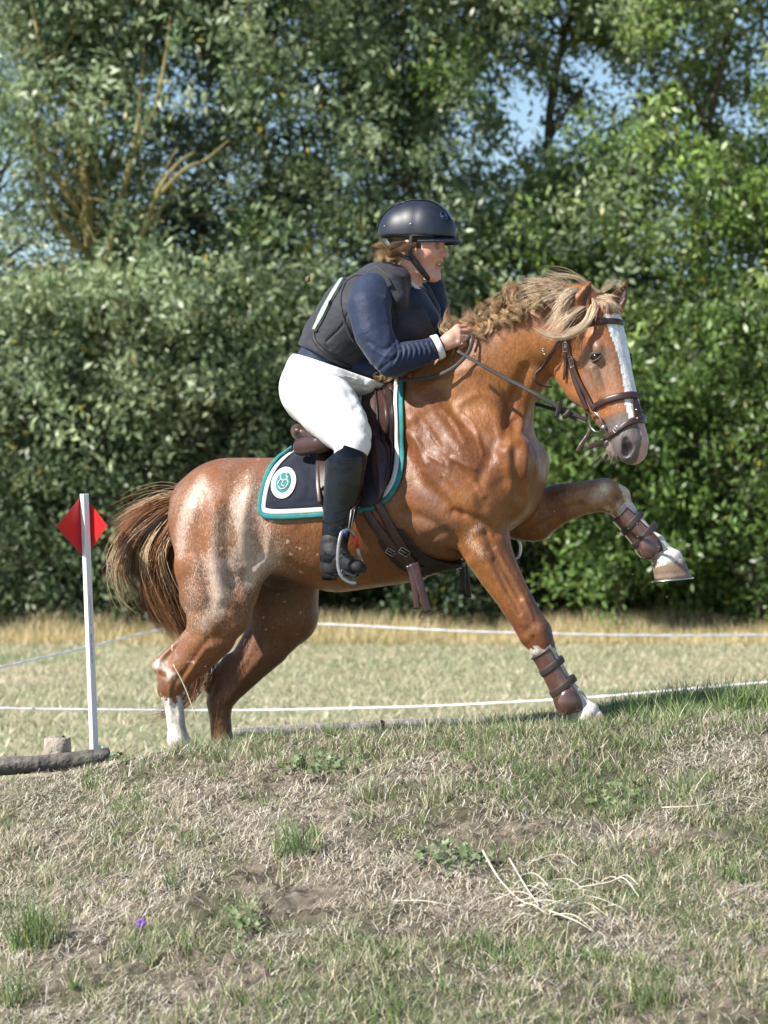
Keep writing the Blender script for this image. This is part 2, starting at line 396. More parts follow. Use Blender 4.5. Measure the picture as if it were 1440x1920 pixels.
# hollows
for s_ in (-1, 1):
    hf.chain(HP([(.237,s_*.107,.014,.014),(.236,s_*.107,.040,.014)]), .012, 'sub', ax=EL, world=True)
    hf.chain(HP([(.562,s_*.060,.040,.014),(.588,s_*.056,.040,.020),(.602,s_*.050,.022,.015)]), .008, 'sub', ax=EL, world=True)
hf.chain(HP([(.555,-.07,-.045,.004),(.60,-.03,-.045,.005),(.61,.03,-.045,.005)]), .008, 'sub', ax=EL, world=True)
hf.chain(HP([(.10,-.10,.02,.02)]), .03, 'sub', ax=EL, world=True)
a, b, c = EARS[0]; hf.chain([(a[0]+8,a[1]-12,a[2]-.034,11),(b[0]+6,b[1]+4,b[2]-.030,13),(c[0]-1,c[1]+16,c[2]-.014,6)], .006, 'sub')
a, b, c = EARS[1]; hf.chain([(a[0]+1,a[1]-12,a[2]-.034,10),(b[0]-1,b[1]+4,b[2]-.030,11),(c[0]-3,c[1]+16,c[2]-.014,6)], .006, 'sub')
HV, HF = hf.mesh(0.006); HF = fixwind(HV, HF); HV = relax(HV, HF, 2, .4)
# muscle relief: (line, width, amplitude)
REL = [
 ([(775,745),(800,800),(835,850),(885,905)], 12, -.006), ([(800,760),(850,830),(915,900)], 16, .007),
 ([(830,730),(870,790),(925,850),(945,900)], 12, -.007), ([(760,840),(790,900),(850,960),(890,1010)], 13, -.007),
 ([(870,720),(925,770),(955,840)], 14, .006), ([(1005,700),(985,760),(965,830)], 9, .008), ([(985,690),(955,770),(945,830)], 9, -.009),
 ([(965,790),(965,860),(975,930)], 8, -.008), ([(890,1000),(915,1060),(955,1130),(985,1170)], 7, .005), ([(910,1000),(940,1060),(975,1120)], 6, -.006),
 ([(850,960),(895,975),(930,1000)], 9, -.006), ([(800,1010),(840,1000),(870,1040)], 10, -.006),
 ([(378,930),(372,1000),(385,1080),(395,1130)], 11, -.007), ([(440,900),(425,980),(430,1060),(440,1120)], 12, -.005), ([(405,950),(400,1050),(412,1120)], 14, .006),
 ([(470,900),(455,1000),(462,1060)], 12, .006), ([(500,900),(490,980),(495,1040)], 14, -.005), ([(505,1000),(500,1040),(480,1070)], 9, .005),
 ([(370,1190),(400,1200),(430,1170)], 12, -.005), ([(390,1200),(360,1245),(335,1275)], 7, -.004), ([(300,1250),(322,1270),(345,1290)], 7, .004),
 ([(760,960),(820,985),(850,1020)], 10, -.006), ([(780,740),(850,700),(900,690)], 12, .004),
 ([(800,800),(812,830),(850,862),(890,880)], 4, .003), ([(780,820),(800,850),(830,870)], 4, .0025), ([(860,770),(890,800),(905,850)], 4, .003),
 ([(770,790),(790,860),(800,900)], 10, .004), ([(930,830),(900,900),(905,950)], 10, -.005),
 ([(1058,640),(1045,700),(1060,760),(1090,785)], 7, -.006), ([(1120,700),(1130,730),(1140,760)], 5, .003), ([(1100,700),(1118,735)], 5, -.003),
 ([(780,760),(805,795),(830,835),(842,870)], 5, .003), ([(765,810),(785,835),(800,870)], 5, .003), ([(820,760),(850,790),(872,830)], 5, .003), ([(850,860),(880,885),(905,930)], 6, .004),
 ([(900,680),(940,720),(960,770)], 8, -.004), ([(860,760),(895,740),(930,750)], 8, .003), ([(830,900),(855,930),(870,965)], 6, -.004),
 ([(930,1030),(955,1075),(980,1120),(998,1160)], 4, .004), ([(925,1050),(945,1095),(975,1150)], 4, -.004), ([(1000,1195),(1012,1212),(1022,1235)], 4, -.003),
 ([(352,1180),(328,1215),(305,1240)], 5, -.004), ([(330,1270),(325,1300),(330,1340)], 4, -.003), ([(318,1290),(318,1320),(322,1350)], 3, .003), ([(385,1215),(362,1250),(345,1278)], 5, .004),
 ([(560,1000),(600,1040),(650,1075)], 14, -.003), ([(430,1080),(450,1120),(452,1160)], 9, -.004), ([(490,1230),(455,1275),(430,1310)], 7, .004), ([(470,1190),(455,1230),(425,1270)], 6, -.004),
 ([(1050,925),(1090,920),(1120,912)], 6, .003), ([(1010,960),(1050,955),(1090,945)], 6, -.004), ([(1140,925),(1160,940),(1172,955)], 4, -.003), ([(985,1000),(1010,985),(1040,970)], 5, -.004),
 ([(1042,690),(1050,730),(1072,765)], 10, .003), ([(975,800),(985,840),(985,890)], 7, .004), ([(1000,820),(1005,870),(995,920)], 7, -.004),
]
HV = carve(HV, HF, [(a_, b_, c_*1.45) for a_, b_, c_ in REL])
n1 = fbm(HV, 9, 3, 3); HV = HV+normals(HV, HF)*((n1*.0022)[:, None])
def horsecol(V, N):
    px, py = proj(V); C = np.tile(np.array([.27, .102, .027]), (len(V), 1))
    def mix(c, w): nonlocal C; w = np.clip(w, 0, 1)[:, None]; C = C*(1-w)+np.array(c)*w
    nl = fbm(V, 6, 11, 4); nh = fbm(V, 45, 12, 3); nv = fbm(V*np.array([1, 1, .35]), 28, 13, 3)
    mix((.17, .058, .018), .5+nl*.8)
    g = lambda x, y, r, e=1: np.exp(-(((px-x)**2+((py-y)*e)**2)/r**2))
    # roan patches on the hindquarters
    ro = np.clip(g(450,960,75,.8)+.8*g(400,1060,70,.6)+.6*g(500,1040,45)+.7*g(390,1160,60)+.5*g(350,960,60)+.5*g(560,1030,60), 0, 1)
    nq = fbm(V*np.array([1, 1, .4]), 9, 17, 4); st = np.clip(.42+1.1*nq+.22*np.sin((px+.25*py)*.10+nl*4.5), 0, 1)
    al = ro*(.13+.20*st)+.10*(px < 640)*np.clip(.6+nl, 0, 1)
    al += .32*np.exp(-(pdist(px, py, [(455,920),(446,960),(462,1030),(488,1060)])/15)**2)*np.clip(.6+nv*1.2, 0, 1)+.5*np.exp(-(pdist(px,py,[(500,1040),(478,1065),(468,1092)])/9)**2)
    al += .25*np.exp(-(pdist(px, py, [(380,900),(350,960),(335,1040)])/14)**2)+.22*np.exp(-(pdist(px,py,[(405,1060),(412,1120),(385,1170)])/18)**2)
    al += .22*np.clip(g(800,880,55)+g(845,850,45)+g(790,800,30), 0, 1)*np.clip(.3+nv*1.4, 0, 1)+.3*np.exp(-(pdist(px,py,[(900,985),(880,1010),(905,1040)])/14)**2)
    al += .45*((px < 760) & (nh > .66) & (nl > -.3))
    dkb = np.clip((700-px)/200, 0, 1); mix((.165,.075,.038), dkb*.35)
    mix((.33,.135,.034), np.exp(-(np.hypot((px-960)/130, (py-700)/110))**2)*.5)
    mix((.15,.055,.025), np.clip(.2+nl*1.2, 0, 1)*.35)
    # belly girth sweat area, darker
    mix((.20, .10, .055), np.exp(-(np.hypot((px-805)/50, (py-1000)/45))**4)*.75)
    mix((.14, .065, .04), ((px > 470) & (px < 600) & (py > 1075) & (V[:,1] > .08))*.55)  # far thigh darkened: shade of the body put into the coat colour
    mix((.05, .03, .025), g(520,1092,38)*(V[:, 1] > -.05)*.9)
    # legs
    white = np.array([.72, .66, .58])
    mix((.09, .045, .03), np.exp(-(pdist(px,py,[(1000,1120),(1025,1180),(1040,1215)])/13)**2)*.8)
    mix((.10, .05, .03), np.exp(-(pdist(px,py,[(905,1000),(935,1060),(975,1110)])/7)**2)*.45)
    mix(white, ((px > 985) & (py > 1208+nh*14+nl*12))*.95); mix((.25,.20,.17), ((px > 1000) & (py > 1225) & (nl*.8+nh > .35))*.6)
    fk = (px > 1060) & (py > 870) & (V[:, 1] > -.12) & (py < 1120)
    mix((.42, .22, .10), fk*np.clip((px-1055+nl*30)/40, 0, 1)*.6)  # leg paler past the shadow edge: sunlit part painted into the coat
    mix((.74,.62,.46), (fk & (px+py*.6 > 1130+.6*950+nh*26+nl*30))*np.clip(.55+nv*2, 0, 1)); mix(white, fk & (px+.9*py > 1150+.9*950+nh*20+20)); 
    mix((.55,.42,.30), g(1120,930,14)*.8); mix((.78,.66,.5), g(1133,915,12)); mix((.10,.05,.03), g(1158,934,9)*.8+g(1090,945,9)*.6)
    mix(white, ((px < 360) & (py > 1316+nh*26+nl*14) & (V[:,1] < .12))*.95); mix((.2,.12,.08), np.exp(-(pdist(px,py,[(342,1300),(345,1340),(346,1380)])/6)**2)*.6)
    mix((.72,.6,.5), (g(298,1248,12)+g(320,1270,10)+g(312,1262,8))*np.clip(.5+nh*2,0,1)); mix((.12,.05,.025), g(305,1290,16)*.6)
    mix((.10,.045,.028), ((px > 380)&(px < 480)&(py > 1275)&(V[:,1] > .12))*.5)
    # head
    D = V-HO; u = D@E1; v = D@EL; w = D@E3; hd = (u > .02) & (np.abs(v) < .16) & (w > -.20) & (px > 1025) & (py < 880)
    mix((.42, .155, .048), hd*.5*(u < .45))
    mix((.13, .10, .085), hd*np.exp(-(np.hypot((u-.235)/.050, (np.abs(v)-.09)/.05, ))**2)*(w > -.03)*.7)
    mix((.20,.14,.10), hd*np.exp(-(np.hypot((u-.30)/.07, (v+.085)/.05))**2)*.7*(w>-.06))
    mix((.30, .15, .09), hd*np.exp(-(np.hypot((u-.33)/.10, (v+.05)/.03))**2)*.3)
    mz = np.clip((u-.445+nh*.012)/.035, 0, 1)*hd; mix((.13, .115, .11), mz*.92)
    lip = hd*(u > .50)*(w < -.035); mix((.34, .22, .19), lip*np.clip(.4+nl, 0, 1)*.8)
    bw = .028+.012*np.sin(u*14)+nh*.004; bl = (v > -.038-.008*np.sin(u*16)+nh*.003+.03*np.clip(u-.3,0,1)) & (v < .05+nh*.005) & (w > 0) & (u > .09+nh*.01) & (u < .505)
    mix((.80, .80, .80), hd & bl)
    mix((.55, .33, .30), hd*(v > -.012)*(u > .505)*(w > .0)*.9)
    mix((.015, .012, .012), hd*np.exp(-(np.hypot((u-.583)/.024, (w-.034)/.018))**4)*(np.abs(v) > .030))
    mix((.02,.012,.01), hd*np.exp(-(np.hypot((u-.237)/.017, (np.abs(v)-.095)/.013))**4)*(w > .0)*.9)
    for (a, b, c) in EARS:
        dd = np.exp(-(pdist(px, py, [(a[0]+8,a[1]-12),(b[0]+7,b[1]+4),(c[0],c[1]+14)])/8)**2)*(py < a[1]); mix((.06, .025, .012), dd*.95)
        mix((.11,.04,.02), np.exp(-(np.hypot(px-c[0],py-c[1])/7)**2)*.6)
    C *= (1+.12*nv+.12*nh)[:, None]
    al = np.clip(al, 0, .6)*(py < 1290)*(1-hd)*(V[:, 1] < .2)
    return np.hstack([np.clip(C, .01, .9), al[:, None]])
COAT = mat('coat', attr=True, rough=.45, spec=.5, bump=.7, bscale=330, var=.24, vscale=150, sheen=.05, bump2=.24, b2scale=38, stretch=(1, 1, .5), roan=True, rvar=.12)
HAIR = mat('hair', attr=True, rough=.45, spec=.35)
HOOF = mat('horn', attr=True, rough=.5, spec=.4, bump=.3, bscale=90, var=.2, vscale=30)
STEEL = mat('steel', (.55, .55, .55), rough=.3, metal=1, bump=.1, bscale=80)
BRASS = mat('brass', (.75, .55, .25), rough=.3, metal=1)
horse = empty('horse', (-.3, 0, .70), 'chestnut roan horse with white blaze leaping over the grassy bank', 'horse')
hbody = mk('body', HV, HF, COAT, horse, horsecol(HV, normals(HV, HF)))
BVH = BVHTree.FromPolygons([tuple(v) for v in HV], [tuple(int(i) for i in f) for f in HF])
EYE = mat('eye_gloss', (.012, .006, .004), rough=.18, spec=.4)
def uvs(c, r, nu=20, nv=12, sc3=(1, 1, 1), A=None):
    V = []; F = []
    for j in range(nv+1):
        for i in range(nu):
            t = math.pi*j/nv; a = 2*math.pi*i/nu
            V.append((math.sin(t)*math.cos(a)*sc3[0], math.sin(t)*math.sin(a)*sc3[1], math.cos(t)*sc3[2]))
    V = np.array(V)*r
    if A is not None: V = V@np.array(A)
    for j in range(nv):
        for i in range(nu): F.append((j*nu+i, (j+1)*nu+i, (j+1)*nu+(i+1) % nu, j*nu+(i+1) % nu))
    return V+np.array(c), F
for s_ in (-1, 1):
    V, F = uvs(H(.237, s_*.0795, .028), .0185, sc3=(1.15, 1, 1)); MB().add(V, F).build('eye', EYE, horse)
    lid = MB()
    for dw, r0 in ((-.0105, .0070), (.0125, .0045)):
        p = [H(.236+dw*math.sin(t)+dw*.15, s_*(.0960-.010*abs(math.cos(t))), .027+.024*math.cos(t)) for t in np.linspace(0.1, math.pi-.1, 9)]
        lid.tube(p, [r0*(.4+.6*math.sin(t)) for t in np.linspace(.1, math.pi-.1, 9)], 8)
    lid.build('eyelid', mat('lid_skin', (.10, .065, .05), rough=.7, spec=.2), horse)
# hooves
def hoof(c, ax, fw, r=.052, h=.075, shoe=True, cols=((.45,.33,.24),(.16,.10,.07))):
    ax = nrm(ax); fw = nrm(np.array(fw)-np.dot(fw, ax)*ax); sd = np.cross(ax, fw); V = []; F = []; C = []; n = 24; rows = 7
    for j in range(rows):
        t = j/(rows-1)
        for i in range(n):
            a = 2*math.pi*i/n; rr = r*(.90+.16*t); x = math.cos(a); y = math.sin(a)
            V.append(np.array(c)+ax*(t*h)+fw*(rr*x*(1.08 if x > 0 else .85)+t*.016)+sd*rr*y*.92); C.append((np.array((.62,.56,.48)) if t < .12+.1*math.sin(5*a) else np.array(cols[0])*(1-t)+np.array(cols[1])*t if t < .8 else np.array(cols[0])*.8))
    for j in range(rows-1):
        for i in range(n): F.append((j*n+i, j*n+(i+1) % n, (j+1)*n+(i+1) % n, (j+1)*n+i))
    F.append(tuple((rows-1)*n+i for i in range(n))); F.append(tuple(range(n))[::-1])
    o = mk('hoof', V, F, HOOF, horse, np.array(C))
    if shoe:
        s = MB(); p = [np.array(c)+ax*(h+.004)+fw*(r*1.1*(math.cos(a)*1.05)+.016)+sd*r*1.02*math.sin(a) for a in np.linspace(-2.5, 2.5, 22)]
        s.tube(p, .0075, 6, flat=.6, up=ax); s.build('horseshoe', STEEL, o)
hoof(W(1247,1047,-.01), (.10, 0, -1), (1, -.35, .05), .068, .078, True, ((.34,.24,.17),(.11,.07,.05)))
hoof(W(1102,1340,-.37), (.35, 0, -1), (1, -.25, 0), .050, .066)
hoof(W(353,1412,-.04), (.3, 0, -1), (1, -.2, 0), .046, .06, False)
hoof(W(432,1414,.27), (.3, 0, -1), (1, -.2, 0), .046, .06, False)

# ---- hair of the horse
def strands(guides, n, spread, w, cols, m_=16, wav=0.0, wfreq=3., fall=.25, seedv=0):
    """n strands along each guide (rows px,py,y); spread px grows along the strand"""
    r = np.random.default_rng(seedv); out = []; cc = []; ww = []
    for g in guides:
        P = spl(g, 12); t0 = np.linspace(0, 1, len(P)); T = np.linspace(0, 1, m_)
        base = np.stack([np.interp(T, t0, P[:, k]) for k in range(3)], 1); B = np.array([W(*q) for q in base])
        ofs = r.normal(size=(n, 3))*m(spread); ph = r.random((n, 2))*6.28
        L = r.uniform(.72, 1.0, n); TT = T[None]*L[:, None]
        S = np.stack([np.interp(TT.ravel(), T, B[:, k]).reshape(n, m_) for k in range(3)], -1)
        env = (.35+.9*TT)[..., None]; S = S+ofs[:, None]*env
        if wav: S = S+m(wav)*np.stack([np.sin(TT*6.28*wfreq+ph[:, :1]), np.cos(TT*6.28*wfreq+ph[:, :1]), np.sin(TT*6.28*wfreq*.8+ph[:, 1:])], -1)*TT[..., None]*fall*4
        out.append(S); k = r.integers(0, len(cols), n); cc.append(np.array(cols)[k]*r.uniform(.75, 1.25, (n, 1))); ww.append(r.uniform(.7, 1.2, n)*w)
    return np.vstack(out), np.concatenate(ww), np.vstack(cc)
def hairmesh(name, sets, parent, mt=HAIR):
    Vs, Fs, Cs, n = [], [], [], 0
    for S, w_, c in sets:
        V, F, C = ribbons(S, w_, c); Vs.append(V); Fs.append(F+n); Cs.append(C); n += len(V)
    return mk(name, np.vstack(Vs), np.vstack(Fs), mt, parent, np.clip(np.vstack(Cs), 0, 1))
BR = [(.26,.11,.045), (.18,.075,.03), (.36,.18,.08)]; DK = [(.035,.022,.016), (.06,.035,.02), (.10,.05,.025)]; BL = [(.62,.46,.29), (.50,.35,.20), (.72,.58,.40)]
ty = .12
sets = [
 strands([[(352,928,ty),(310,938,ty),(262,965,ty-.02),(225,1010,ty-.02),(206,1068,ty)], [(350,930,ty),(320,940,ty),(280,955,ty),(240,975,ty),(205,1020,ty)],
          [(350,932,ty),(300,945,ty),(250,985,ty),(228,1040,ty),(232,1100,ty)]], 95, 7, .0009, BR, seedv=1),
 strands([[(350,935,ty),(305,965,ty-.03),(262,1010,ty-.03),(245,1070,ty),(262,1120,ty)], [(350,940,ty),(312,975,ty-.02),(280,1030,ty-.02),(270,1090,ty),(300,1150,ty)]], 170, 8, .0009, BR+DK, seedv=2),
 strands([[(352,940,ty),(322,990,ty-.04),(296,1040,ty-.03),(292,1100,ty),(325,1165,ty)], [(355,950,ty),(330,1000,ty-.02),(312,1060,ty),(318,1120,ty),(345,1180,ty)],
          [(352,945,ty+.03),(310,1000,ty),(280,1060,ty),(290,1135,ty),(340,1205,ty)], [(352,945,ty+.03),(325,1020,ty),(315,1090,ty),(330,1150,ty),(355,1215,ty)], [(352,950,ty+.02),(300,1030,ty),(300,1110,ty),(325,1160,ty),(350,1200,ty)]], 420, 10, .0010, DK+BR+BR, seedv=3),
 strands([[(350,945,ty),(318,1000,ty-.05),(300,1045,ty-.05),(320,1110,ty-.02),(355,1170,ty)], [(345,940,ty),(290,1000,ty-.04),(272,1060,ty-.04),(300,1130,ty),(340,1190,ty)]], 34, 6, .0010, BL, seedv=4),
 strands([[(330,1080,ty+.04),(345,1150,ty+.06),(365,1220,ty+.08),(360,1290,ty+.08),(320,1335,ty+.08),(262,1346,ty+.08)], [(340,1100,ty+.04),(370,1180,ty+.08),(380,1250,ty+.08),(350,1310,ty+.08),(290,1330,ty+.08)],
          [(340,1120,ty+.04),(375,1190,ty+.08),(395,1240,ty+.08),(385,1290,ty+.08),(350,1330,ty+.1)]], 130, 8, .0009, BR+DK, seedv=5),
 strands([[(350,928,ty),(300,935,ty),(250,960,ty),(208,1000,ty)], [(345,940,ty),(270,980,ty),(222,1050,ty),(240,1120,ty),(290,1165,ty)], [(350,940,ty),(250,1010,ty),(212,1090,ty)]], 60, 16, .0008, BR+BL, wav=3, wfreq=1.5, seedv=6),
]
hairmesh('tail', sets, horse)
def curls(roots, tips, n, spread, w, cols, turns, rad, seedv):
    r = np.random.default_rng(seedv); out = []; cc = []; ww = []; m_ = 26; T = np.linspace(0, 1, m_)
    for (a, b) in zip(roots, tips):
        A = W(*a); B = W(*b); ph = r.random()*6.28; tn = turns*r.uniform(.7, 1.3); rd = m(rad)*r.uniform(.7, 1.3)
        d = nrm(B-A); s_ = nrm(np.cross(d, [0.1, 1, .3])); u = np.cross(s_, d); bow = u*m(rad)*r.normal()*1.2
        ofs = r.normal(size=(n, 3))*m(spread); dph = r.normal(size=(n, 1))*.28; L = r.uniform(.8, 1.0, (n, 1)); t = T[None]*L
        ang = ph+tn*6.28*t+dph; env = np.sin(np.clip(t*2.2, 0, math.pi/2))
        S = A+(B-A)*t[..., None]+bow*np.sin(t*math.pi)[..., None]+rd*env[..., None]*(np.cos(ang)[..., None]*s_+np.sin(ang)[..., None]*u)+ofs[:, None]*(.5+t[..., None]*.6)
        out.append(S); k = r.integers(0, len(cols), n); base = r.uniform(.7, 1.2); cc.append(np.array(cols)[k]*r.uniform(.8, 1.2, (n, 1))*base); ww.append(np.full(n, w)*r.uniform(.7, 1.2, n))
    return np.vstack(out), np.concatenate(ww), np.vstack(cc)
MN = [(.50,.34,.19), (.36,.22,.11), (.62,.46,.28), (.25,.14,.07)]; FL = [(.68,.54,.38), (.58,.43,.28), (.78,.66,.50)]
r_ = np.random.default_rng(21); roots = []; tips = []
crest = spl([(850,652),(880,632),(920,610),(960,588),(1005,565),(1050,555),(1090,560)], 10)
topl = spl([(846,578),(885,566),(930,548),(968,520),(1008,525),(1050,530),(1090,545)], 10)
for i in range(115):
    k = int(r_.uniform(0, len(crest)*.93)); c = crest[k]+r_.normal(0, 4, 2); t = topl[k]
    y = -.12-(c[0]-850)*.0007+r_.uniform(-.05, .05); f = r_.uniform(.15, 1.0)
    roots.append((c[0], c[1], y)); tips.append((c[0]*(1-f)+t[0]*f+r_.normal(0, 12)-8, c[1]*(1-f)+t[1]*f+r_.normal(0, 5), y+r_.normal(0, .04)-.02))
for i in range(36):
    k = int(r_.uniform(0, len(crest)*.75)); c = crest[k]
    y = -.19-(c[0]-850)*.0009; roots.append((c[0], c[1]-12, y+.04)); tips.append((c[0]-10+r_.normal(0, 8), c[1]+r_.uniform(4, 26), y-.04))
S1 = curls(roots, tips, 34, 2.4, .0010, MN, 1.6, 7.5, 31)
roots = []; tips = []
for i in range(34):
    x = r_.uniform(715, 862); y0 = 712-(x-715)*.42
    roots.append((x, y0-16, -.10+r_.uniform(-.02, .04))); tips.append((x-12+r_.normal(0, 8), y0+r_.uniform(-18, 14), -.17+r_.uniform(-.03, .02)))
S2 = curls(roots, tips, 30, 2.2, .0010, MN, 1.5, 6.5, 32)
S3 = strands([[(1095,562,-.30),(1060,552,-.33),(1020,560,-.35),(985,588,-.36)], [(1092,560,-.30),(1050,545,-.32),(1005,552,-.32),(965,572,-.3)], [(1090,566,-.33),(1060,572,-.38),(1040,600,-.40),(1018,622,-.40)],
              [(1085,556,-.28),(1040,535,-.27),(1000,532,-.25),(960,548,-.22)], [(1100,575,-.36),(1075,590,-.41),(1050,612,-.42),(1028,640,-.41)]], 60, 7, .0008, FL, wav=3.5, wfreq=1.6, seedv=33)
S3c = strands([[(1140,556,-.24),(1115,547,-.25),(1075,550,-.28),(1040,562,-.33)], [(1135,556,-.22),(1100,546,-.24),(1060,545,-.26),(1020,553,-.28)], [(1085,556,-.33),(1072,554,-.37),(1055,566,-.40),(1040,588,-.41)], [(1098,552,-.34),(1080,546,-.36),(1062,552,-.38),(1045,572,-.40)]], 80, 5, .0010, FL, wav=1.5, wfreq=1.3, seedv=41)
S3b = strands([[(1090,550,-.3),(1050,528,-.28),(1010,522,-.25)], [(1120,548,-.3),(1080,520,-.3),(1040,515,-.28),(1005,512,-.26)], [(1130,545,-.3),(1150,530,-.28),(1160,545,-.28)]], 30, 6, .0006, FL, wav=5, wfreq=1.2, seedv=35)
hairmesh('mane', [S1, S2, S3, S3c, S3b], horse)
S4 = strands([[(1116,570,-.38),(1112,594,-.44),(1092,618,-.45),(1060,632,-.44),(1025,628,-.41),(995,608,-.40)], [(1113,572,-.38),(1108,596,-.44),(1085,620,-.45),(1052,630,-.43),(1020,622,-.42)],
              [(1110,572,-.39),(1098,600,-.44),(1078,618,-.44),(1050,624,-.43)]], 75, 2.6, .0009, FL, seedv=36)
S5 = strands([[(1118,560,-.32),(1140,562,-.38),(1155,576,-.40),(1163,592,-.39)], [(1112,560,-.34),(1136,566,-.40),(1150,578,-.41),(1156,592,-.40)], [(1120,562,-.36),(1133,572,-.42),(1136,590,-.43)],
              [(1112,562,-.38),(1118,580,-.43),(1114,594,-.45)], [(1120,557,-.30),(1140,556,-.32),(1152,562,-.34)]], 50, 4, .0009, [(c[0]*.8, c[1]*.76, c[2]*.75) for c in FL], wav=1.5, wfreq=1, seedv=37)
hairmesh('forelock', [S4, S5], horse)
S6 = strands([[(1140+dx,845,-.44),(1132+dx*1.6,858,-.45),(1122+dx*2.2,872,-.45)] for dx in (-8,0,8,14)], 10, 3, .0004, [(.35,.3,.25),(.1,.08,.07)], seedv=38)
hairmesh('whiskers', [S6], horse)
# ================================================================== TACK
def hit0(px, py, bvh=None, far=False):
    bvh = bvh or BVH
    t = W(px, py, 0); o = Vector((0, CAMY, CAMZ))
    if far:
        o = Vector((t[0], 3, t[2])); d = Vector((0, -1, 0))
    else: d = (Vector(t)-o).normalized()
    r = bvh.ray_cast(o, d)
    if r[0] is None: return None, None
    n = r[1]
    return np.array(r[0]), np.array(n)
def hit(px, py, bvh=None, far=False):
    p, n = hit0(px, py, bvh, far); k = 0
    while p is None and k < 60:
        k += 3
        for a in range(12):
            p, n = hit0(px+k*math.cos(a*.5236), py+k*math.sin(a*.5236), bvh, far)
            if p is not None: return W(px, py, p[1]), n
    if p is None: return W(px, py, 0), np.array([0., -1., 0.])
    return p, n
def hugpath(line, n=6, off=.004, bvh=None, far=False, smooth=2):
    L = spl(line, n); P = []; N = []
    for q in L:
        p, nn = hit0(q[0], q[1], bvh, far)
        if p is None:
            P.append(None); N.append(None)
        else: P.append(p); N.append(nn)
    ok = [i for i in range(len(P)) if P[i] is not None]
    if not ok: return np.zeros((2,3)), np.tile([0,-1,0],(2,1)), L
    for i in range(len(P)):
        if P[i] is None:
            j = min(ok, key=lambda k: abs(k-i)); y = P[j][1]
            P[i] = W(L[i][0], L[i][1], y); N[i] = N[j]
    P = np.array(P); N = np.array(N)
    for _ in range(smooth):
        P[1:-1] = (P[:-2]+2*P[1:-1]+P[2:])/4; N[1:-1] = (N[:-2]+2*N[1:-1]+N[2:])/4
    N /= np.linalg.norm(N, axis=1)[:, None]
    return P+N*off, N, L
def strap_mesh(P, N, w, t):
    """flat strap with rounded edges; P centre of underside, w full width (m, scalar or array), t thickness"""
    n = len(P); w = np.broadcast_to(w, (n,)); T = np.gradient(P, axis=0); T /= np.maximum(1e-9, np.linalg.norm(T, axis=1))[:, None]
    S = np.cross(N, T); S /= np.maximum(1e-9, np.linalg.norm(S, axis=1))[:, None]; N = np.cross(T, S); V = []; F = []
    prof = [(-.5, .15), (-.42, .8), (-.2, 1.0), (.2, 1.0), (.42, .8), (.5, .15), (.4, -.3), (-.4, -.3)]; k = len(prof)
    for i in range(n):
        for a, b in prof: V.append(P[i]+S[i]*a*w[i]+N[i]*b*t)
    for i in range(n-1):
        for j in range(k): F.append((i*k+j, i*k+(j+1) % k, (i+1)*k+(j+1) % k, (i+1)*k+j))
    F.append(tuple(range(k))[::-1]); F.append(tuple((n-1)*k+j for j in range(k)))
    return np.array(V), F
def strap(mb, line, wpx, t=.003, off=.003, bvh=None, far=False, n=6, c=None, smooth=2):
    P, N, L = hugpath(line, n, off, bvh, far, smooth); w = wpx if np.ndim(wpx) == 0 else np.interp(np.linspace(0, 1, len(P)), np.linspace(0, 1, len(wpx)), wpx)
    V, F = strap_mesh(P, N, m(np.asarray(w, float), -.3), t); mb.add(V, F, c=c); return P, N
def freestrap(mb, pts, wpx, t=.003, nrm_=(0, -1, .1), n=8, c=None):
    L = spl(pts, n); P = np.array([W(*q) for q in L]); N = np.tile(nrm(nrm_), (len(P), 1)); w = wpx if np.ndim(wpx) == 0 else np.interp(np.linspace(0, 1, len(P)), np.linspace(0, 1, len(wpx)), wpx)
    V, F = strap_mesh(P, N, m(np.asarray(w, float), -.3), t); mb.add(V, F, c=c); return P
LEATH = mat('brown_leather', (.055, .026, .022), rough=.38, spec=.5, bump=.25, bscale=350, var=.25, vscale=35, coat=.15)
LEATH2 = mat('dark_leather', (.022, .013, .012), rough=.45, spec=.45, bump=.25, bscale=350, var=.3, vscale=30)
BLACKL = mat('black_leather', (.004, .005, .008), rough=.22, spec=.35, bump=.03, bscale=180, var=.3, vscale=14, coat=.1, bump2=.10, b2scale=12)
BLACKD = mat('dusty_black_leather', (.022, .022, .024), rough=.55, spec=.35, bump=.3, bscale=220, var=.45, vscale=35, bump2=.35, b2scale=35)
WEB = mat('rubber_rein', (.045, .036, .034), rough=.6, bump=.4, bscale=400)
# ---- bridle
br = empty('bridle', H(.1, -.1, 0), 'brown leather bridle with reins on the head of the chestnut horse', 'bridle')
b = MB(); strap(b, [(1062,637),(1068,625),(1080,613),(1100,606),(1128,603),(1152,603),(1166,606)], [8,9,11,12,12,12,11], .007, .004, n=5); b.build('browband', LEATH, br)
b = MB(); strap(b, [(1085,585),(1074,600),(1066,618),(1062,640)], 13, .004, .006); strap(b, [(1074,600),(1064,612),(1056,625),(1050,638)], 9, .003, .007); b.build('headpiece', LEATH, br)
b = MB(); strap(b, [(1064,630),(1066,650),(1070,680),(1078,712),(1090,742),(1103,770)], 10, .004, .004); strap(b, [(1072,668),(1078,692),(1090,720),(1103,745),(1113,764)], 9, .004, .008); b.build('cheekpiece', LEATH, br)
b = MB(); strap(b, [(1062,645),(1062,668),(1062,690),(1060,711)], [7,7,7,5], .003, .008); b.build('strap_end', LEATH, br)
b = MB(); strap(b, [(1050,636),(1040,652),(1030,668),(1018,686),(1003,702)], [8,8,8,7,6], .003, .005)
P = freestrap(b, [(1004,700,-.40),(1004,714,-.40),(1016,723,-.38),(1034,726,-.33)], 4); b.build('throatlatch', LEATH, br)
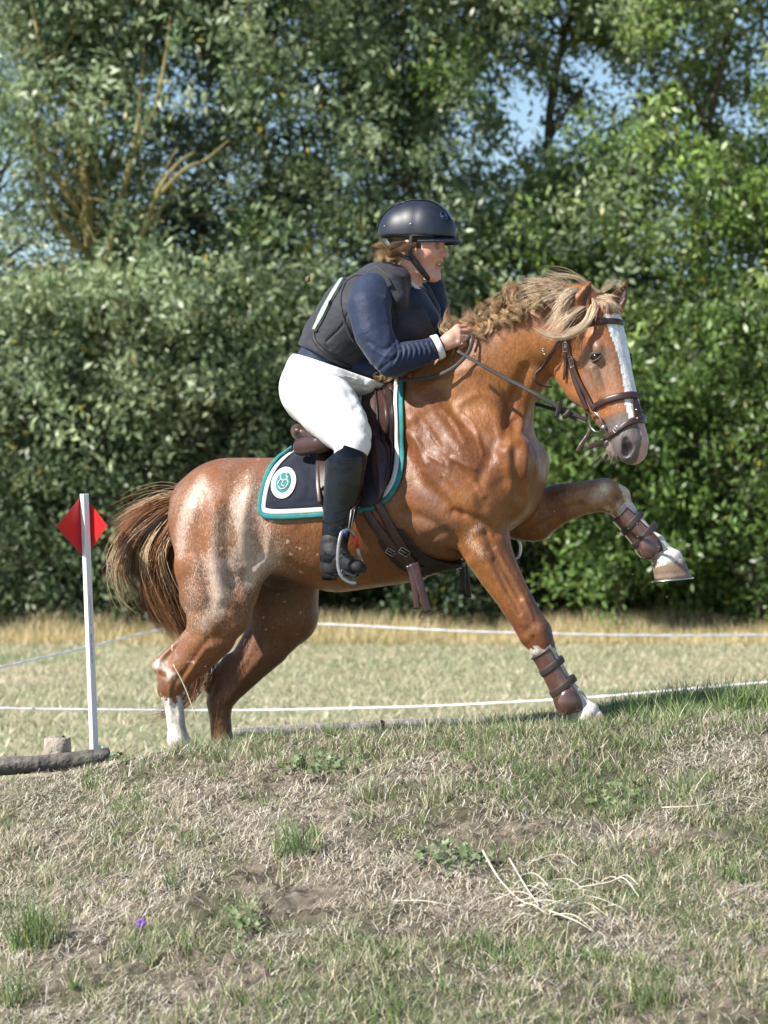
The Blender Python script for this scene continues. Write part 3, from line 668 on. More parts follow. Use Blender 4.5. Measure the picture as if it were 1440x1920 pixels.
b = MB(); strap(b, [(1112,768),(1122,758),(1140,750),(1162,744),(1184,741),(1197,743)], [10,12,14,14,14,13], .007, .005, n=5); b.build('noseband', LEATH, br)
b = MB(); strap(b, [(1188,748),(1192,762),(1195,778),(1197,790)], [16,20,22,24], .004, .004); 
strap(b, [(1207,787),(1192,788),(1175,795),(1158,808),(1142,819),(1128,829)], [16,13,11,10,9,8], .005, .006)
b.build('nose_strap', LEATH, br)
b = MB(); freestrap(b, [(1108,806,-.455),(1100,820,-.455),(1090,834,-.46),(1083,847,-.46)], [8,8,8,9]); freestrap(b, [(1130,832,-.45),(1118,833,-.455),(1102,839,-.46)], [6,9,10]); b.build('hanging_strap_end', LEATH, br)
b = MB()
c, n_ = hit(1121, 790); c = c+n_*.012; u = nrm(np.cross(n_, (0, 0, 1))); v_ = np.cross(n_, u)
V, F = ring(c, .037, .0035, u, v_*1.0); b.add(V, F); 
p1, _ = hit(1136, 800); b.tube([p1+n_*.006, c+u*.0+(p1-c)*.9+n_*.012], .007, 8)
b.add(*uvs(p1+n_*.010, .010)); b.build('bit_ring', STEEL, br)
def buckle(parent, px, py, w=10, h=13, rot=0., bvh=None, mt=STEEL, off=.012, yy=None):
    if yy is None: c, n_ = hit(px, py, bvh); c = c+n_*off
    else: c = W(px, py, yy); n_ = np.array([0., -1, .0])
    u = nrm(np.cross(n_, (0, 0, 1))); v = np.cross(u, n_); ca, sa = math.cos(rot), math.sin(rot); U = u*ca+v*sa; Vv = -u*sa+v*ca
    q = [c+U*m(w/2, -.3)*a+Vv*m(h/2, -.3)*b_ for a, b_ in ((-1,-.8),(-.8,-1),(.8,-1),(1,-.8),(1,.8),(.8,1),(-.8,1),(-1,.8),(-1,-.8))]
    bb = MB(); bb.tube(q, .0013, 6); bb.tube([c-U*m(w/2, -.3), c+U*m(w/2, -.3)], .001, 6); bb.build('buckle', mt, parent)
buckle(br, 1063, 650, 9, 18, .1); buckle(br, 1075, 680, 8, 16, -.25); buckle(br, 1022, 657, 10, 9, .5); buckle(br, 1158, 806, 9, 11, .7)
b = MB()
for q in ((1190,770),(1192,786)): p, n_ = hit(*q); MB().add(*uvs(p+n_*.011, .0035, 10, 6)).build('stud', BRASS, br)
p0, n0 = hit(1180, 755); p1, n1_ = hit(1184, 771); b.tube([p0+n0*.010, p1+n1_*.010], .0015, 6); b.build('nameplate', BRASS, br)
b = MB(); freestrap(b, [(1101,788,-.45),(1075,776,-.45),(1048,763,-.44),(1010,742,-.43),(975,723,-.41),(940,705,-.39),(900,683,-.37),(858,658,-.34)], [8,9,9,8,8,8,7,7], .004, (0,-1,.35)); 
b.build('rein', WEB, br)
b = MB(); p_ = [W(*q) for q in spl([(872,640,-.28),(884,628,-.27),(886,640,-.28),(876,664,-.29),(852,688,-.29),(820,704,-.28),(785,711,-.26),(745,712,-.24)], 8)]; 
V, F = strap_mesh(np.array(p_), np.tile(nrm((0.2, -1, .35)), (len(p_), 1)), .014, .003); b.add(V, F); b.build('rein', WEB, br)
b = MB(); freestrap(b, [(1100,792,-.25),(1080,785,-.2),(1040,768,-.12),(1000,755,-.05),(960,730,0),(900,670,.02),(866,640,-.05)], 7); b.build('rein', WEB, br)
b = MB()
for q in (((1050,753),(1048,766),(1043,782)), ((1070,770),(1060,780),(1054,782))): freestrap(b, [(x, y, -.455) for x, y in q], [9,10,8], .004, (0,-1,0))
b.build('rein_stop', LEATH2, br)

# ---- saddle pad
PADC = mat('navy_cotton', (.014, .017, .030), rough=.8, spec=.2, sheen=.25, bump=.3, bscale=500, var=.2, vscale=9)
PADW = mat('cream_braid', (.62, .60, .54), rough=.8, bump=.3, bscale=500, var=.08, vscale=40); TEAL = mat('teal_binding', (.02, .20, .20), rough=.75, bump=.4, bscale=350, var=.2, vscale=40)
padline = spl([(757,712),(756,760),(758,810),(757,860),(748,905),(728,935),(700,952),(655,962),(600,967),(545,970),(508,970),(489,962),(487,942),(494,910),(507,880),(524,860),(548,842)], 8)
padpoly = [tuple(q) for q in padline]+[(600,845),(660,800),(720,730)]
def sheet(poly, off, th, step=6, bvh=None, far=False, quilt=None, edge=None):
    """cloth lying on the body inside an outline: grid points dropped on the surface"""
    P = np.array(poly); x0, y0 = P.min(0)-step; x1, y1 = P.max(0)+step; xs = np.arange(x0, x1, step); ys = np.arange(y0, y1, step)
    gx, gy = np.meshgrid(xs, ys, indexing='ij'); ins = inpoly(gx.ravel(), gy.ravel(), poly).reshape(gx.shape)
    # snap outside neighbours to outline
    near = np.zeros_like(ins)
    near[1:] |= ins[:-1]; near[:-1] |= ins[1:]; near[:, 1:] |= ins[:, :-1]; near[:, :-1] |= ins[:, 1:]
    near2 = near.copy(); near2[1:] |= near[:-1]; near2[:-1] |= near[1:]
    sel = ins | near2; idx = -np.ones(gx.shape, int); V = []; N = []; Q = []
    for i, j in np.argwhere(sel):
        x, y = gx[i, j], gy[i, j]
        if not ins[i, j]:
            best = None
            for (ax, ay), (bx, by) in zip(P, np.roll(P, -1, 0)):
                dx, dy = bx-ax, by-ay; t = min(1, max(0, ((x-ax)*dx+(y-ay)*dy)/(dx*dx+dy*dy+1e-9))); cx, cy = ax+t*dx, ay+t*dy; d = (x-cx)**2+(y-cy)**2
                if best is None or d < best[0]: best = (d, cx, cy)
            x, y = best[1:]
        p, n = hit0(x, y, bvh, far)
        if p is None:
            for k in range(1, 12):
                p, n = hit0(x, y+k*4, bvh, far)
                if p is not None: p = p+np.array([0, 0, m(k*4)]); n = nrm(n+np.array([0, .2, .3])); break
        if p is None: continue
        idx[i, j] = len(V); V.append(p); N.append(n); Q.append((x, y))
    F = [(idx[i, j], idx[i+1, j], idx[i+1, j+1], idx[i, j+1]) for i in range(len(xs)-1) for j in range(len(ys)-1) if min(idx[i, j], idx[i+1, j], idx[i+1, j+1], idx[i, j+1]) >= 0]
    V = np.array(V); N = np.array(N); Q = np.array(Q); F = np.array(F)
    V = relax(V, F, 4, .5); N = relax(N, F, 6, .5); N /= np.linalg.norm(N, axis=1)[:, None]
    h = np.full(len(V), off+th) if quilt is None else off+th+quilt(Q[:, 0], Q[:, 1])
    top = V+N*h[:, None]; bot = V+N*(off*.3); n = len(V)
    e = {}
    for f in F:
        for a, b_ in zip(f, np.roll(f, -1)): e[(a, b_)] = 1
    side = [(a, b_, b_+n, a+n) for (a, b_) in e if (b_, a) not in e]
    return np.vstack([top, bot]), [tuple(f) for f in F]+[tuple(f[::-1]+n) for f in F]+[s_[::-1] for s_ in side], Q
def quilt(x, y):
    a = np.abs(np.sin((y+.13*(x-500)+2*np.sin(x*.05))*math.pi/34)); b_ = np.abs(np.sin((x+.1*y)*math.pi/42)); return .007*np.clip((pdist(x, y, padline[::6])-14)/8, 0, 1)*np.clip((np.hypot(x-534, y-909)-28)/10, 0, 1)*np.minimum(a**.55, .3+.7*b_**.5)
pad = empty('saddle_pad', W(620, 965, -.3), 'quilted navy saddle pad with teal and cream border under the saddle', 'saddle pad')
V, F, _ = sheet(padpoly, .004, .005, 3.6, quilt=quilt); mk('cloth', V, F, PADC, pad)
V, F, _ = sheet(padpoly, .004, .005, 9, far=True, quilt=quilt); mk('cloth', V, F, PADC, pad)
L0 = padline
def inset(L, d):
    T = np.gradient(L, axis=0); T /= np.linalg.norm(T, axis=1)[:, None]; return L+np.stack([-T[:, 1], T[:, 0]], 1)*d
b = MB(); P, N = strap(b, inset(L0, 1), 10, .006, .010, n=1, smooth=6); b.build('binding', TEAL, pad)
b = MB(); P, N = strap(b, inset(L0, 10), 10, .004, .0115, n=1, smooth=6); b.build('trim', PADW, pad)
def emb(cx, cy, pts, off): return hugpath([(cx+x, cy+y) for x, y in pts], 6, off, smooth=1)
def disc(cx, cy, rx, ry, rot, off, t, name, mt, hole=None):
    V = []; F = []; rings = 6; seg = 36
    for k in range(rings+1):
        f = k/rings if hole is None else hole+(1-hole)*k/rings
        for i in range(seg):
            a = 2*math.pi*i/seg; x = rx*f*math.cos(a); y = ry*f*math.sin(a); p, n = hit(cx+x*math.cos(rot)-y*math.sin(rot), cy+x*math.sin(rot)+y*math.cos(rot))
            V.append(p+n*(off+(t if k < rings else 0)))
    for k in range(rings):
        for i in range(seg): F.append((k*seg+i, k*seg+(i+1) % seg, (k+1)*seg+(i+1) % seg, (k+1)*seg+i))
    V = np.array(V); return mk(name, V, np.array(F), mt, pad)
em = disc(534, 909, 22, 29, .35, .0135, .003, 'emblem', PADW)
disc(534, 909, 13.5, 19, .35, .0175, .002, 'emblem_centre', TEAL)
b = MB()
for pts in ([(9,-13),(1,-14),(-5,-9),(-3,-2),(4,-2),(8,-6),(5,-10)], [(-9,9),(-4,14),(4,11),(9,3),(6,-3),(0,0),(-3,6),(2,9)], [(-4,-3),(-9,2),(-10,8)]):
    P, N, _ = emb(534, 908, pts, .0205); b.tube(P, .0022, 6)
b.build('emblem_curve', PADW, pad)

# ---- saddle
sad = empty('saddle', W(640, 850, -.05), 'brown leather jumping saddle on the navy pad under the rider', 'saddle')
sf = Field()
sf.chain([(562,812,0,14,3.6),(600,822,0,22,5.2),(650,822,-.02,24,4.0),(700,785,-.04,24,2.6),(735,735,-.06,20,2.4)], .03)
sf.chain([(556,806,.03,10,5.5),(575,800,.03,8,5.2)], .02)
V, F = sf.mesh(.006); mk('seat', V, fixwind(V, F), LEATH, sad)
sf = Field(); sf.chain([(566,838,-.13,17,.9),(600,832,-.20,18,.8),(635,820,-.24,18,.8)], .03); V, F = sf.mesh(.005); mk('panel', V, fixwind(V, F), LEATH, sad)
sf = Field(); sf.chain([(568,838,.17,17,.9),(600,832,.22,18,.8)], .03); V, F = sf.mesh(.006); mk('panel', V, fixwind(V, F), LEATH, sad)
V, F, _ = sheet([(612,825),(690,760),(722,722),(740,730),(747,780),(742,850),(733,900),(716,945),(690,955),(650,955),(615,950),(602,920),(603,870)], .018, .006, 6); mk('flap', V, F, LEATH2, sad)
V, F, _ = sheet([(612,825),(690,760),(722,722),(740,730),(747,780),(742,850),(733,900),(716,945),(690,955),(650,955),(615,950),(602,920),(603,870)], .018, .006, 9, far=True); mk('flap', V, F, LEATH2, sad)
V, F, _ = sheet([(690,745),(708,730),(722,726),(728,745),(733,790),(738,840),(735,885),(724,925),(713,945),(706,915),(703,870),(697,820),(688,785)], .030, .008, 5, quilt=lambda x, y: .016*np.exp(-((x-(712+(y-800)*.06))/13)**2)); mk('knee_flap', V, F, LEATH, sad)
V, F, _ = sheet([(728,735),(738,755),(742,790),(738,815),(729,822),(727,790),(724,755)], .026, .010, 4, quilt=lambda x, y: .006*np.exp(-((x-733)/7)**2)); mk('knee_block', V, F, LEATH, sad)
b = MB(); strap(b, [(722,728),(727,760),(731,800),(736,850),(733,890),(722,925),(712,946)], 3.5, .004, .046, n=6); b.build('piping', LEATH2, sad)
b = MB(); strap(b, [(612,828),(606,850),(601,880),(601,915),(604,948)], 9, .004, .030); b.build('flap_edge', LEATH, sad)
V, F, _ = sheet([(622,815),(606,840),(603,880),(606,925),(618,920),(616,870),(628,840)], .028, .006, 4); mk('rear_block', V, F, LEATH, sad)
# stirrup leathers and irons
b = MB(); freestrap(b, [(682,870,-.35),(680,905,-.36),(672,935,-.38),(663,957,-.42)], [9,9,8,7], .003); b.build('stirrup_leather', LEATH2, sad)
b = MB(); p = [W(*q) for q in ((659,955,-.445),(656,975,-.445),(653,995,-.445))]; b.tube(p, .0022, 8); p = [W(*q) for q in ((665,955,-.44),(661,975,-.44),(657,995,-.44))]; b.tube(p, .0022, 8)
b.tube([W(*q) for q in spl([(652,993,-.44),(640,1000,-.47),(634,1030,-.475),(634,1062,-.475),(641,1082,-.475),(655,1092,-.47),(668,1094,-.465)], 6)], .0062, 8, flat=.8)
b.tube([W(*q) for q in spl([(652,993,-.44),(662,1000,-.425),(668,1015,-.415),(673,1038,-.405),(681,1058,-.385),(684,1070,-.37)], 6)], .0055, 8)
st = b.build('stirrup_iron', mat('worn_alloy', (.42, .42, .43), rough=.42, metal=.8, bump=.2, bscale=60, var=.2, vscale=40), sad)
b = MB(); b.tube([W(*q) for q in ((636,1076,-.46),(658,1090,-.45),(680,1072,-.36))], .006, 6); b.tube([W(*q) for q in ((645,1062,-.44),(668,1076,-.43),(682,1066,-.36))], .006, 6); b.tube([W(*q) for q in ((640,1070,-.46),(662,1080,-.44),(681,1068,-.37))], .006, 6); b.build('stirrup_tread', mat('worn_rubber', (.16, .155, .15), rough=.7, bump=.5, bscale=200), sad)
b = MB(); b.tube([W(*q) for q in ((644,999,-.466),(650,999,-.452))], .0075, 8); b.build('blue_inlay', mat('blue_plastic', (.03, .10, .45), rough=.4), sad)
b = MB(); b.tube([W(*q) for q in ((664,1005,-.428),(671,1028,-.419))], .0066, 8); b.build('red_inlay', mat('red_plastic', (.5, .02, .02), rough=.4), sad)
# far stirrup
b = MB(); b.tube([W(*q) for q in spl([(955,1000,.30),(948,1020,.30),(955,1045,.30),(972,1045,.30),(976,1022,.30),(965,1002,.30)], 5)], .005, 8); b.build('stirrup_iron', STEEL, sad)
# girth
gi = empty('girth', W(800, 1060, -.25), 'dark brown leather girth buckled round the belly of the horse', 'girth')
b = MB(); strap(b, [(680,945),(694,970),(712,995),(730,1018),(748,1036)], 17, .004, .012); strap(b, [(704,935),(718,960),(733,988),(748,1012),(762,1034)], 17, .004, .016); b.build('billet', LEATH, gi)
V, F, _ = sheet([(712,1000),(735,988),(752,990),(766,1005),(785,1030),(812,1045),(845,1050),(874,1046),(878,1054),(850,1064),(815,1070),(792,1078),(770,1072),(748,1062),(725,1040),(710,1018)], .008, .006, 4, quilt=lambda x, y: .003*np.sin((x+y)*.0)+.002*np.sin(x*.9)*0); mk('girth_band', V, F, LEATH2, gi)
b = MB(); strap(b, [(752,990),(768,1008),(788,1032),(815,1046),(850,1051),(874,1048)], 6, .007, .014); b.build('edge_roll', LEATH2, gi)
b = MB(); strap(b, [(745,1030),(757,1045),(770,1055),(788,1062)], 20, .004, .018); strap(b, [(760,1035),(770,1048),(776,1060)], 17, .004, .022); b.build('strap_loop', LEATH, gi)
b = MB(); freestrap(b, [(776,1056,-.34),(784,1082,-.35),(792,1112,-.36),(803,1148,-.36)], [18,16,15,14], .003, (.1,-1,.3)); freestrap(b, [(768,1060,-.33),(774,1085,-.335),(779,1112,-.34),(782,1142,-.34)], [15,13,12,12], .003, (-.2,-1,.1)); b.build('strap_end', LEATH, gi)
b = MB(); freestrap(b, [(866,1052,.05),(868,1080,.05),(868,1108,.05)], 12, .003, (.2,-1,0)); freestrap(b, [(872,1052,.08),(876,1085,.08),(880,1120,.08)], 9, .003, (.2,-1,0)); b.build('strap_end', LEATH2, gi)
buckle(gi, 732, 1030, 17, 11, .6, off=.022); buckle(gi, 757, 1028, 20, 13, .6, off=.028); buckle(gi, 858, 1060, 12, 7, .2, off=.014)

# ================================================================== PERSON
SKIN = mat('skin', attr=True, rough=.5, spec=.4, bump=.15, bscale=400, sss=.12)
NAVY = mat('navy_jersey', (.016, .028, .062), rough=.62, spec=.3, sheen=.2, bump=.2, bscale=700, bump2=.25, b2scale=18)
VEST = mat('vest_fabric', (.034, .035, .044), rough=.68, spec=.3, bump=.3, bscale=500, var=.3, vscale=12, sheen=.15, bump2=.3, b2scale=28)
WHITE = mat('white_breeches', (.80, .80, .80), rough=.75, spec=.25, bump=.2, bscale=600, bump2=.2, b2scale=20)
HELM = mat('helmet_shell', (.013, .017, .030), rough=.46, spec=.55, bump=.12, bscale=500, var=.25, vscale=25)
BLK = mat('black_web', (.012, .012, .014), rough=.6, bump=.3, bscale=400)
per = empty('person', W(600, 850, 0), 'rider in navy shirt, black vest and white breeches leaning over the horse neck', 'person')
# torso axis
TX = nrm((.6, -.12, .8))
def torso(g):      # g px growth
    f = Field()
    f.chain([(600,684,0,56+g,1.4),(634,642,-.01,70+g,1.2),(674,594,-.03,78+g,1.2),(716,554,-.05,64+g,1.45),(742,532,-.06,44+g,1.5)], .03)
    f.chain([(760,610,-.05,58+g,1.3),(735,650,-.04,52+g,1.3)], .03)
    return f
def arm(f, g=0):
    f.chain([(700,550,-.19,40+g,.9),(692,577,-.24,41+g,.85),(700,625,-.28,36+g,.85),(720,662,-.30,32+g,.9),(733,680,-.31,28+g,.95)], .022)
    f.chain([(733,676,-.31,28+g,.95),(765,668,-.29,28+g,.85),(795,660,-.27,24+g,.85),(816,652,-.255,21+g,.85)], .012)
    f.chain([(800,545,.13,36+g,.9),(815,590,.15,30+g,.9),(822,640,.12,28+g,.9),(835,635,.06,22+g,.9),(850,628,.0,19+g,.9)], .02)
    return f
f = torso(-9); arm(f)
f.chain([(752,520,-.06,30,1.3)], .02); f.chain([(640,690,-.02,36,1.3),(700,690,-.03,34,1.3),(745,690,-.03,24,1.5)], .02); f.chain([(757,500,-.06,26,1.1),(766,524,-.09,24,1.1)], .008, 'sub')
f.chain([(775,560,-.08,26,1.5),(800,600,-.06,26,1.5)], .02)
SV, SF = f.mesh(.0045); SF = fixwind(SV, SF)
folds = []
rr_ = np.random.default_rng(5)
for i in range(8):
    x = 742+i*9.5; folds.append(([(x-3,640+i*.5),(x+3,655),(x+1,668),(x-6,682-i)], 2.4, -.0035)); folds.append(([(x+2,640+i*.5),(x+8,655),(x+6,668),(x-1,682-i)], 2.4, .003))
folds += [([(655,560),(662,590),(668,620)], 5, -.004), ([(640,600),(655,625),(670,640)], 4, -.004), ([(690,640),(715,655),(735,650)], 4, -.004), ([(700,655),(725,668),(745,662)], 3.5, .004), ([(715,690),(735,675),(750,655)], 3, -.004), ([(720,560),(728,600),(728,640)], 6, .003), ([(708,690),(722,670),(745,640)], 3, .003)]
SV = carve(SV, SF, folds); mk('shirt', SV, SF, NAVY, per)
b = MB()
for c, d, r0 in ((W(820,651,-.252), nrm((.8,.1,.33)), .046),):
    u = nrm(np.cross(d, (0, 1, 0))); v = np.cross(d, u); V = []; F = []; n = 24; pr = [(-.010,.96),(-.010,1.06),(.012,1.0),(.016,.96),(.010,.90),(-.008,.9)]
    for a, q in pr:
        for i in range(n):
            t = 2*math.pi*i/n; V.append(c+d*a+(u*math.cos(t)*1.0+v*math.sin(t)*.85)*r0*q*(1+.02*math.sin(5*t)))
    for j in range(len(pr)-1):
        for i in range(n): F.append((j*n+i, j*n+(i+1) % n, (j+1)*n+(i+1) % n, (j+1)*n+i))
    b.add(V, F)
b.build('cuff', mat('pale_cuff', (.7, .72, .76), rough=.8, bump=.3, bscale=300, var=.1, vscale=120), per)
# collar
b = MB(); c0 = W(763, 533, -.085)
V = []; n = 30
for i in range(n):
    t = 2*math.pi*i/n; V.append(c0+np.array([math.cos(t)*.050+.004, math.sin(t)*.060, -math.cos(t)*.040+.01]))
b.tube(V+[V[0]], .0075, 8, cap=False); b.build('collar', mat('pale_collar', (.55, .60, .72), rough=.8, bump=.3, bscale=300), per)
# body protector vest
f = torso(0)
f.chain([(735,535,-.17,26,1.2),(745,560,-.20,20,1.0)], .02)
f.chain([(792,545,.07,16,1.2),(808,580,.07,18,1.2),(806,640,.04,24,1.2)], .02)
f.chain([(775,548,-.08,30,1.1),(800,560,-.10,26,1.0),(815,590,-.10,22,1.0)], .012, 'sub'); f.chain([(757,500,-.06,34,1.2),(768,530,-.07,34,1.2)], .01, 'sub')
f.chain([(676,585,-.30,38,1.4),(690,545,-.30,30,1.0),(706,600,-.30,44,1.6),(716,650,-.30,30,1.2)], .008, 'sub')
f.chain([(838,560,.22,36,1.2),(835,610,.25,34,1.2)], .008, 'sub')
p0 = W(552, 642, 0); p1 = W(700, 722, 0); dn = p1-p0; f.cut(p0, np.array([dn[2], 0, -dn[0]]))
f.cut(W(700, 722, 0), np.array([.15, 0, -1]))
VV, VF = f.mesh(.0045); VF = fixwind(VV, VF)
VV = carve(VV, VF, [([(590,590),(600,640),(618,655)], 2.2, -.004), ([(612,640),(640,612),(650,590)], 2.2, -.005), ([(597,648),(640,670),(690,650)], 2.2, -.004), ([(655,665),(690,655),(735,640)], 2.2, -.005),
   ([(600,600),(615,572),(628,555)], 2, -.004), ([(650,690),(690,672),(720,665)], 2, -.005), ([(735,560),(742,600),(740,640)], 2.2, -.004), ([(745,600),(790,610),(815,600)], 2, -.004), ([(745,640),(790,640)], 2, -.004),
   ([(700,510),(722,535),(735,560)], 2, -.004)])
mk('vest', VV, VF, VEST, per)
VB = BVHTree.FromPolygons([tuple(v) for v in VV], [tuple(int(i) for i in q) for q in VF])
b = MB(); strap(b, [(640,522),(626,545),(612,570),(600,594),(588,618)], [11,15,16,14,8], .002, .001, VB); b.build('green_panel', mat('green_panel', (.33, .43, .33), rough=.7, bump=.3, bscale=300), per)
b = MB(); strap(b, [(588,622),(590,638),(604,655),(625,672),(655,688),(690,700),(722,706)], 8, .004, .002, VB); strap(b, [(592,624),(606,600),(620,572),(634,547),(648,524)], 3.5, .003, .002, VB); b.build('strap', BLK, per)
b = MB(); strap(b, [(696,505),(708,512),(720,525),(728,540)], 20, .004, .002, VB); b.build('shoulder_strap', mat('grey_velcro', (.05, .05, .052), rough=.95, spec=.1, bump=.6, bscale=500, sheen=.3), per)
b = MB(); strap(b, [(648,528),(638,555),(642,590),(655,625),(672,650)], 6, .005, .0, VB); strap(b, [(648,528),(668,516),(695,516),(712,530)], 6, .005, .0, VB); b.build('armhole_piping', VEST, per)
# breeches
f = Field()
f.chain([(592,705,0,60,1.5),(590,738,0,62,1.5),(612,770,0,50,1.5)], .03)
f.chain([(585,728,-.10,62,1.0),(618,768,-.21,58,.9),(640,795,-.27,50,.85),(655,815,-.32,42,.85),(662,832,-.345,34,.9),(655,860,-.355,30,.9)], .03)
f.chain([(620,740,.10,60,1.0),(690,745,.2,46,.9),(715,790,.27,42,.9),(720,830,.3,32,.9),(715,870,.31,30,.9)], .03)
f.chain([(640,700,-.02,45,1.6),(690,715,-.03,30,1.8),(715,718,-.03,20,1.9)], .03)
p0 = W(546, 662, 0); p1 = W(705, 716, 0); dn = p1-p0; f.cut(p0, np.array([-dn[2], 0, dn[0]]))
BV, BF = f.mesh(.005); BF = fixwind(BV, BF)
BV = carve(BV, BF, [([(572,682),(590,740),(625,800),(650,835)], 2.5, -.0025), ([(566,690),(580,700),(592,720)], 2.5, -.003), ([(545,740),(570,770),(600,812)], 9, .003), ([(640,715),(655,740),(672,775)], 7, -.003), ([(650,708),(665,722),(690,728)], 3, -.003), ([(600,690),(640,705),(660,730)], 6, .002), ([(670,790),(655,800),(640,800)], 7, .001), ([(655,740),(690,740),(715,725)], 7, -.003), ([(665,765),(690,750)], 6, -.003)])
mk('breeches', BV, BF, WHITE, per)
b = MB(); BB = BVHTree.FromPolygons([tuple(v) for v in BV], [tuple(int(i) for i in q) for q in BF])
strap(b, [(549,672),(575,681),(605,692),(640,706),(670,716)], 12, .003, .001, BB); b.build('waistband', WHITE, per)
# boots
def legboot(yo, sgn, dx=0, name='boot'):
    r = empty_child = None
    f = Field(); Y = lambda y: sgn*y+yo
    f.chain([(646+dx,838,Y(-.355),36,.9),(650+dx,865,Y(-.36),40,.85),(646+dx,905,Y(-.365),38,.85),(638+dx,950,Y(-.37),33,.85),(631+dx,990,Y(-.38),27,.88),(627+dx,1020,Y(-.385),25,.95),(624+dx,1045,Y(-.39),25,1.0)], .02)
    f.chain([(640+dx,836,Y(-.37),20,.8),(625+dx,848,Y(-.365),14,.8)], .03)
    f.cut(W(612+dx, 862, Y(-.36)), np.array([-.62, 0, .78])); f.cut(W(690+dx, 850, Y(-.36)), np.array([.35, 0, 1.0]))
    return f
f = legboot(0, 1); V, F = f.mesh(.0045); F = fixwind(V, F)
V = carve(V, F, [([(610,985),(630,992),(655,985)], 3, -.0014), ([(608,1000),(628,1008),(652,1000)], 3, -.0014), ([(612,1015),(630,1020),(650,1012)], 3, -.0012), ([(608,975),(625,978),(650,968)], 3, .0012), ([(620,860),(650,866),(685,862)], 3, -.0012), ([(618,880),(640,884),(660,880)], 2.5, -.001), ([(612,960),(630,966),(655,958)], 3, -.001), ([(625,846),(635,858),(640,866)],3,-.0014)])
bt = mk('boot', V, F, BLACKL, per)
f = Field(); f.chain([(626,1015,-.385,25,.95),(624,1042,-.39,24,.9),(620,1062,-.39,19,.95)], .03); f.chain([(622,1066,-.39,15,1.1),(650,1065,-.40,14,1.4),(672,1066,-.41,11,1.9),(680,1068,-.412,8,2.0)], .03); f.chain([(628,1038,-.395,20,.95),(648,1052,-.405,15,1.3),(668,1061,-.41,11,1.7)], .03); f.cut(W(640,1077,-.39), np.array([.04,0,-1.]))
V, F = f.mesh(.004); F = fixwind(V, F); V = carve(V, F, [([(640,1030),(652,1042),(668,1050)], 3, .003), ([(610,1040),(622,1046),(636,1040)], 3, -.003), ([(636,1050),(640,1062),(640,1076)],2.5,-.003)])
mk('shoe', V, F, BLACKD, bt)
b = MB(); 
for k in range(5):
    x = 638+k*5; y = 1024+k*6; b.tube([W(x-7,y+2,-.445+.003*k), W(x,y-1,-.455), W(x+8,y+3,-.44)], .0016, 6)
b.build('lace', BLK, bt)
b = MB(); b.box(W(618,1082,-.39), (.026,.030,.012)); b.box(W(650,1078,-.40), (.045,.033,.005)); b.build('sole', BLACKD, bt)
f = legboot(0, -1, 60); V, F = f.mesh(.007); bt2 = mk('boot', V, fixwind(V, F), BLACKL, per)
f = Field(); f.chain([(700,1030,.38,24,1.0),(705,1055,.38,23,.9),(740,1060,.38,19,1.1)], .02); V, F = f.mesh(.007); mk('shoe', V, fixwind(V, F), BLACKD, bt2)

# skin: head, neck and the two hands, one continuous body
yw = math.radians(20); FA = np.array([math.cos(yw), -math.sin(yw), -.05]); FA = nrm(FA); LA = nrm(np.cross(FA, (0, 0, 1))); UA = np.cross(LA, FA)
HC = W(782, 466, -.10)
def R(f_, l, u): return HC+FA*f_+LA*l+UA*u      # l>0 = near side
def RP(rows): return [[*R(*q[:3]), q[3], q[4] if len(q) > 4 else 1.0] for q in rows]
f = Field()
f.chain(RP([(-.03,0,.03,.088,.85),(.02,0,.03,.082,.85)]), .02, ax=LA, world=True)
f.chain(RP([(.03,0,-.01,.064,.95),(.034,0,-.05,.052,.95),(.045,0,-.085,.034,1.0)]), .03, ax=LA, world=True)
for s_ in (-1, 1):
    f.chain(RP([(-.005,s_*.052,-.045,.020),(.03,s_*.042,-.082,.018),(.066,s_*.012,-.100,.016)]), .022, ax=LA, world=True)
    f.chain(RP([(.062,s_*.038,-.018,.024),(.05,s_*.045,-.03,.022)]), .02, ax=LA, world=True)
    f.chain(RP([(.088,s_*.016,.034,.010),(.080,s_*.040,.030,.010)]), .012, ax=LA, world=True)
    f.chain(RP([(.100,s_*.012,-.022,.0085)]), .008, ax=LA, world=True)
f.chain(RP([(.076,0,-.098,.020)]), .02, ax=LA, world=True)
f.chain(RP([(.088,0,.018,.009),(.104,0,-.004,.010),(.113,0,-.017,.0105)]), .012, ax=LA, world=True)
f.chain(RP([(.082,-.018,-.046,.010),(.091,0,-.043,.012),(.082,.018,-.046,.010)]), .01, ax=LA, world=True)
f.chain(RP([(.080,-.014,-.071,.009),(.087,0,-.071,.010),(.080,.014,-.071,.009)]), .009, ax=LA, world=True)
f.chain(RP([(.096,.032,.012,.013)]), .012, 'sub', ax=LA, world=True); f.chain(RP([(.096,-.032,.012,.013)]), .012, 'sub', ax=LA, world=True)
f.chain(RP([(.088,-.022,-.059,.003),(.101,0,-.0575,.0045),(.088,.022,-.059,.003)]), .004, 'sub', ax=LA, world=True)
f.chain(RP([(-.010,.078,.012,.016,.4),(-.014,.080,-.010,.014,.4),(-.006,.076,-.028,.009,.5)]), .006, ax=LA, world=True)
f.chain(RP([(-.006,.088,.008,.007,.6),(-.006,.088,-.012,.006,.6)]), .004, 'sub', ax=LA, world=True)
f.chain([(772,490,-.09,30,1.05),(766,518,-.085,28,1.05),(756,542,-.075,29,1.15),(742,566,-.05,26,1.3)], .025)
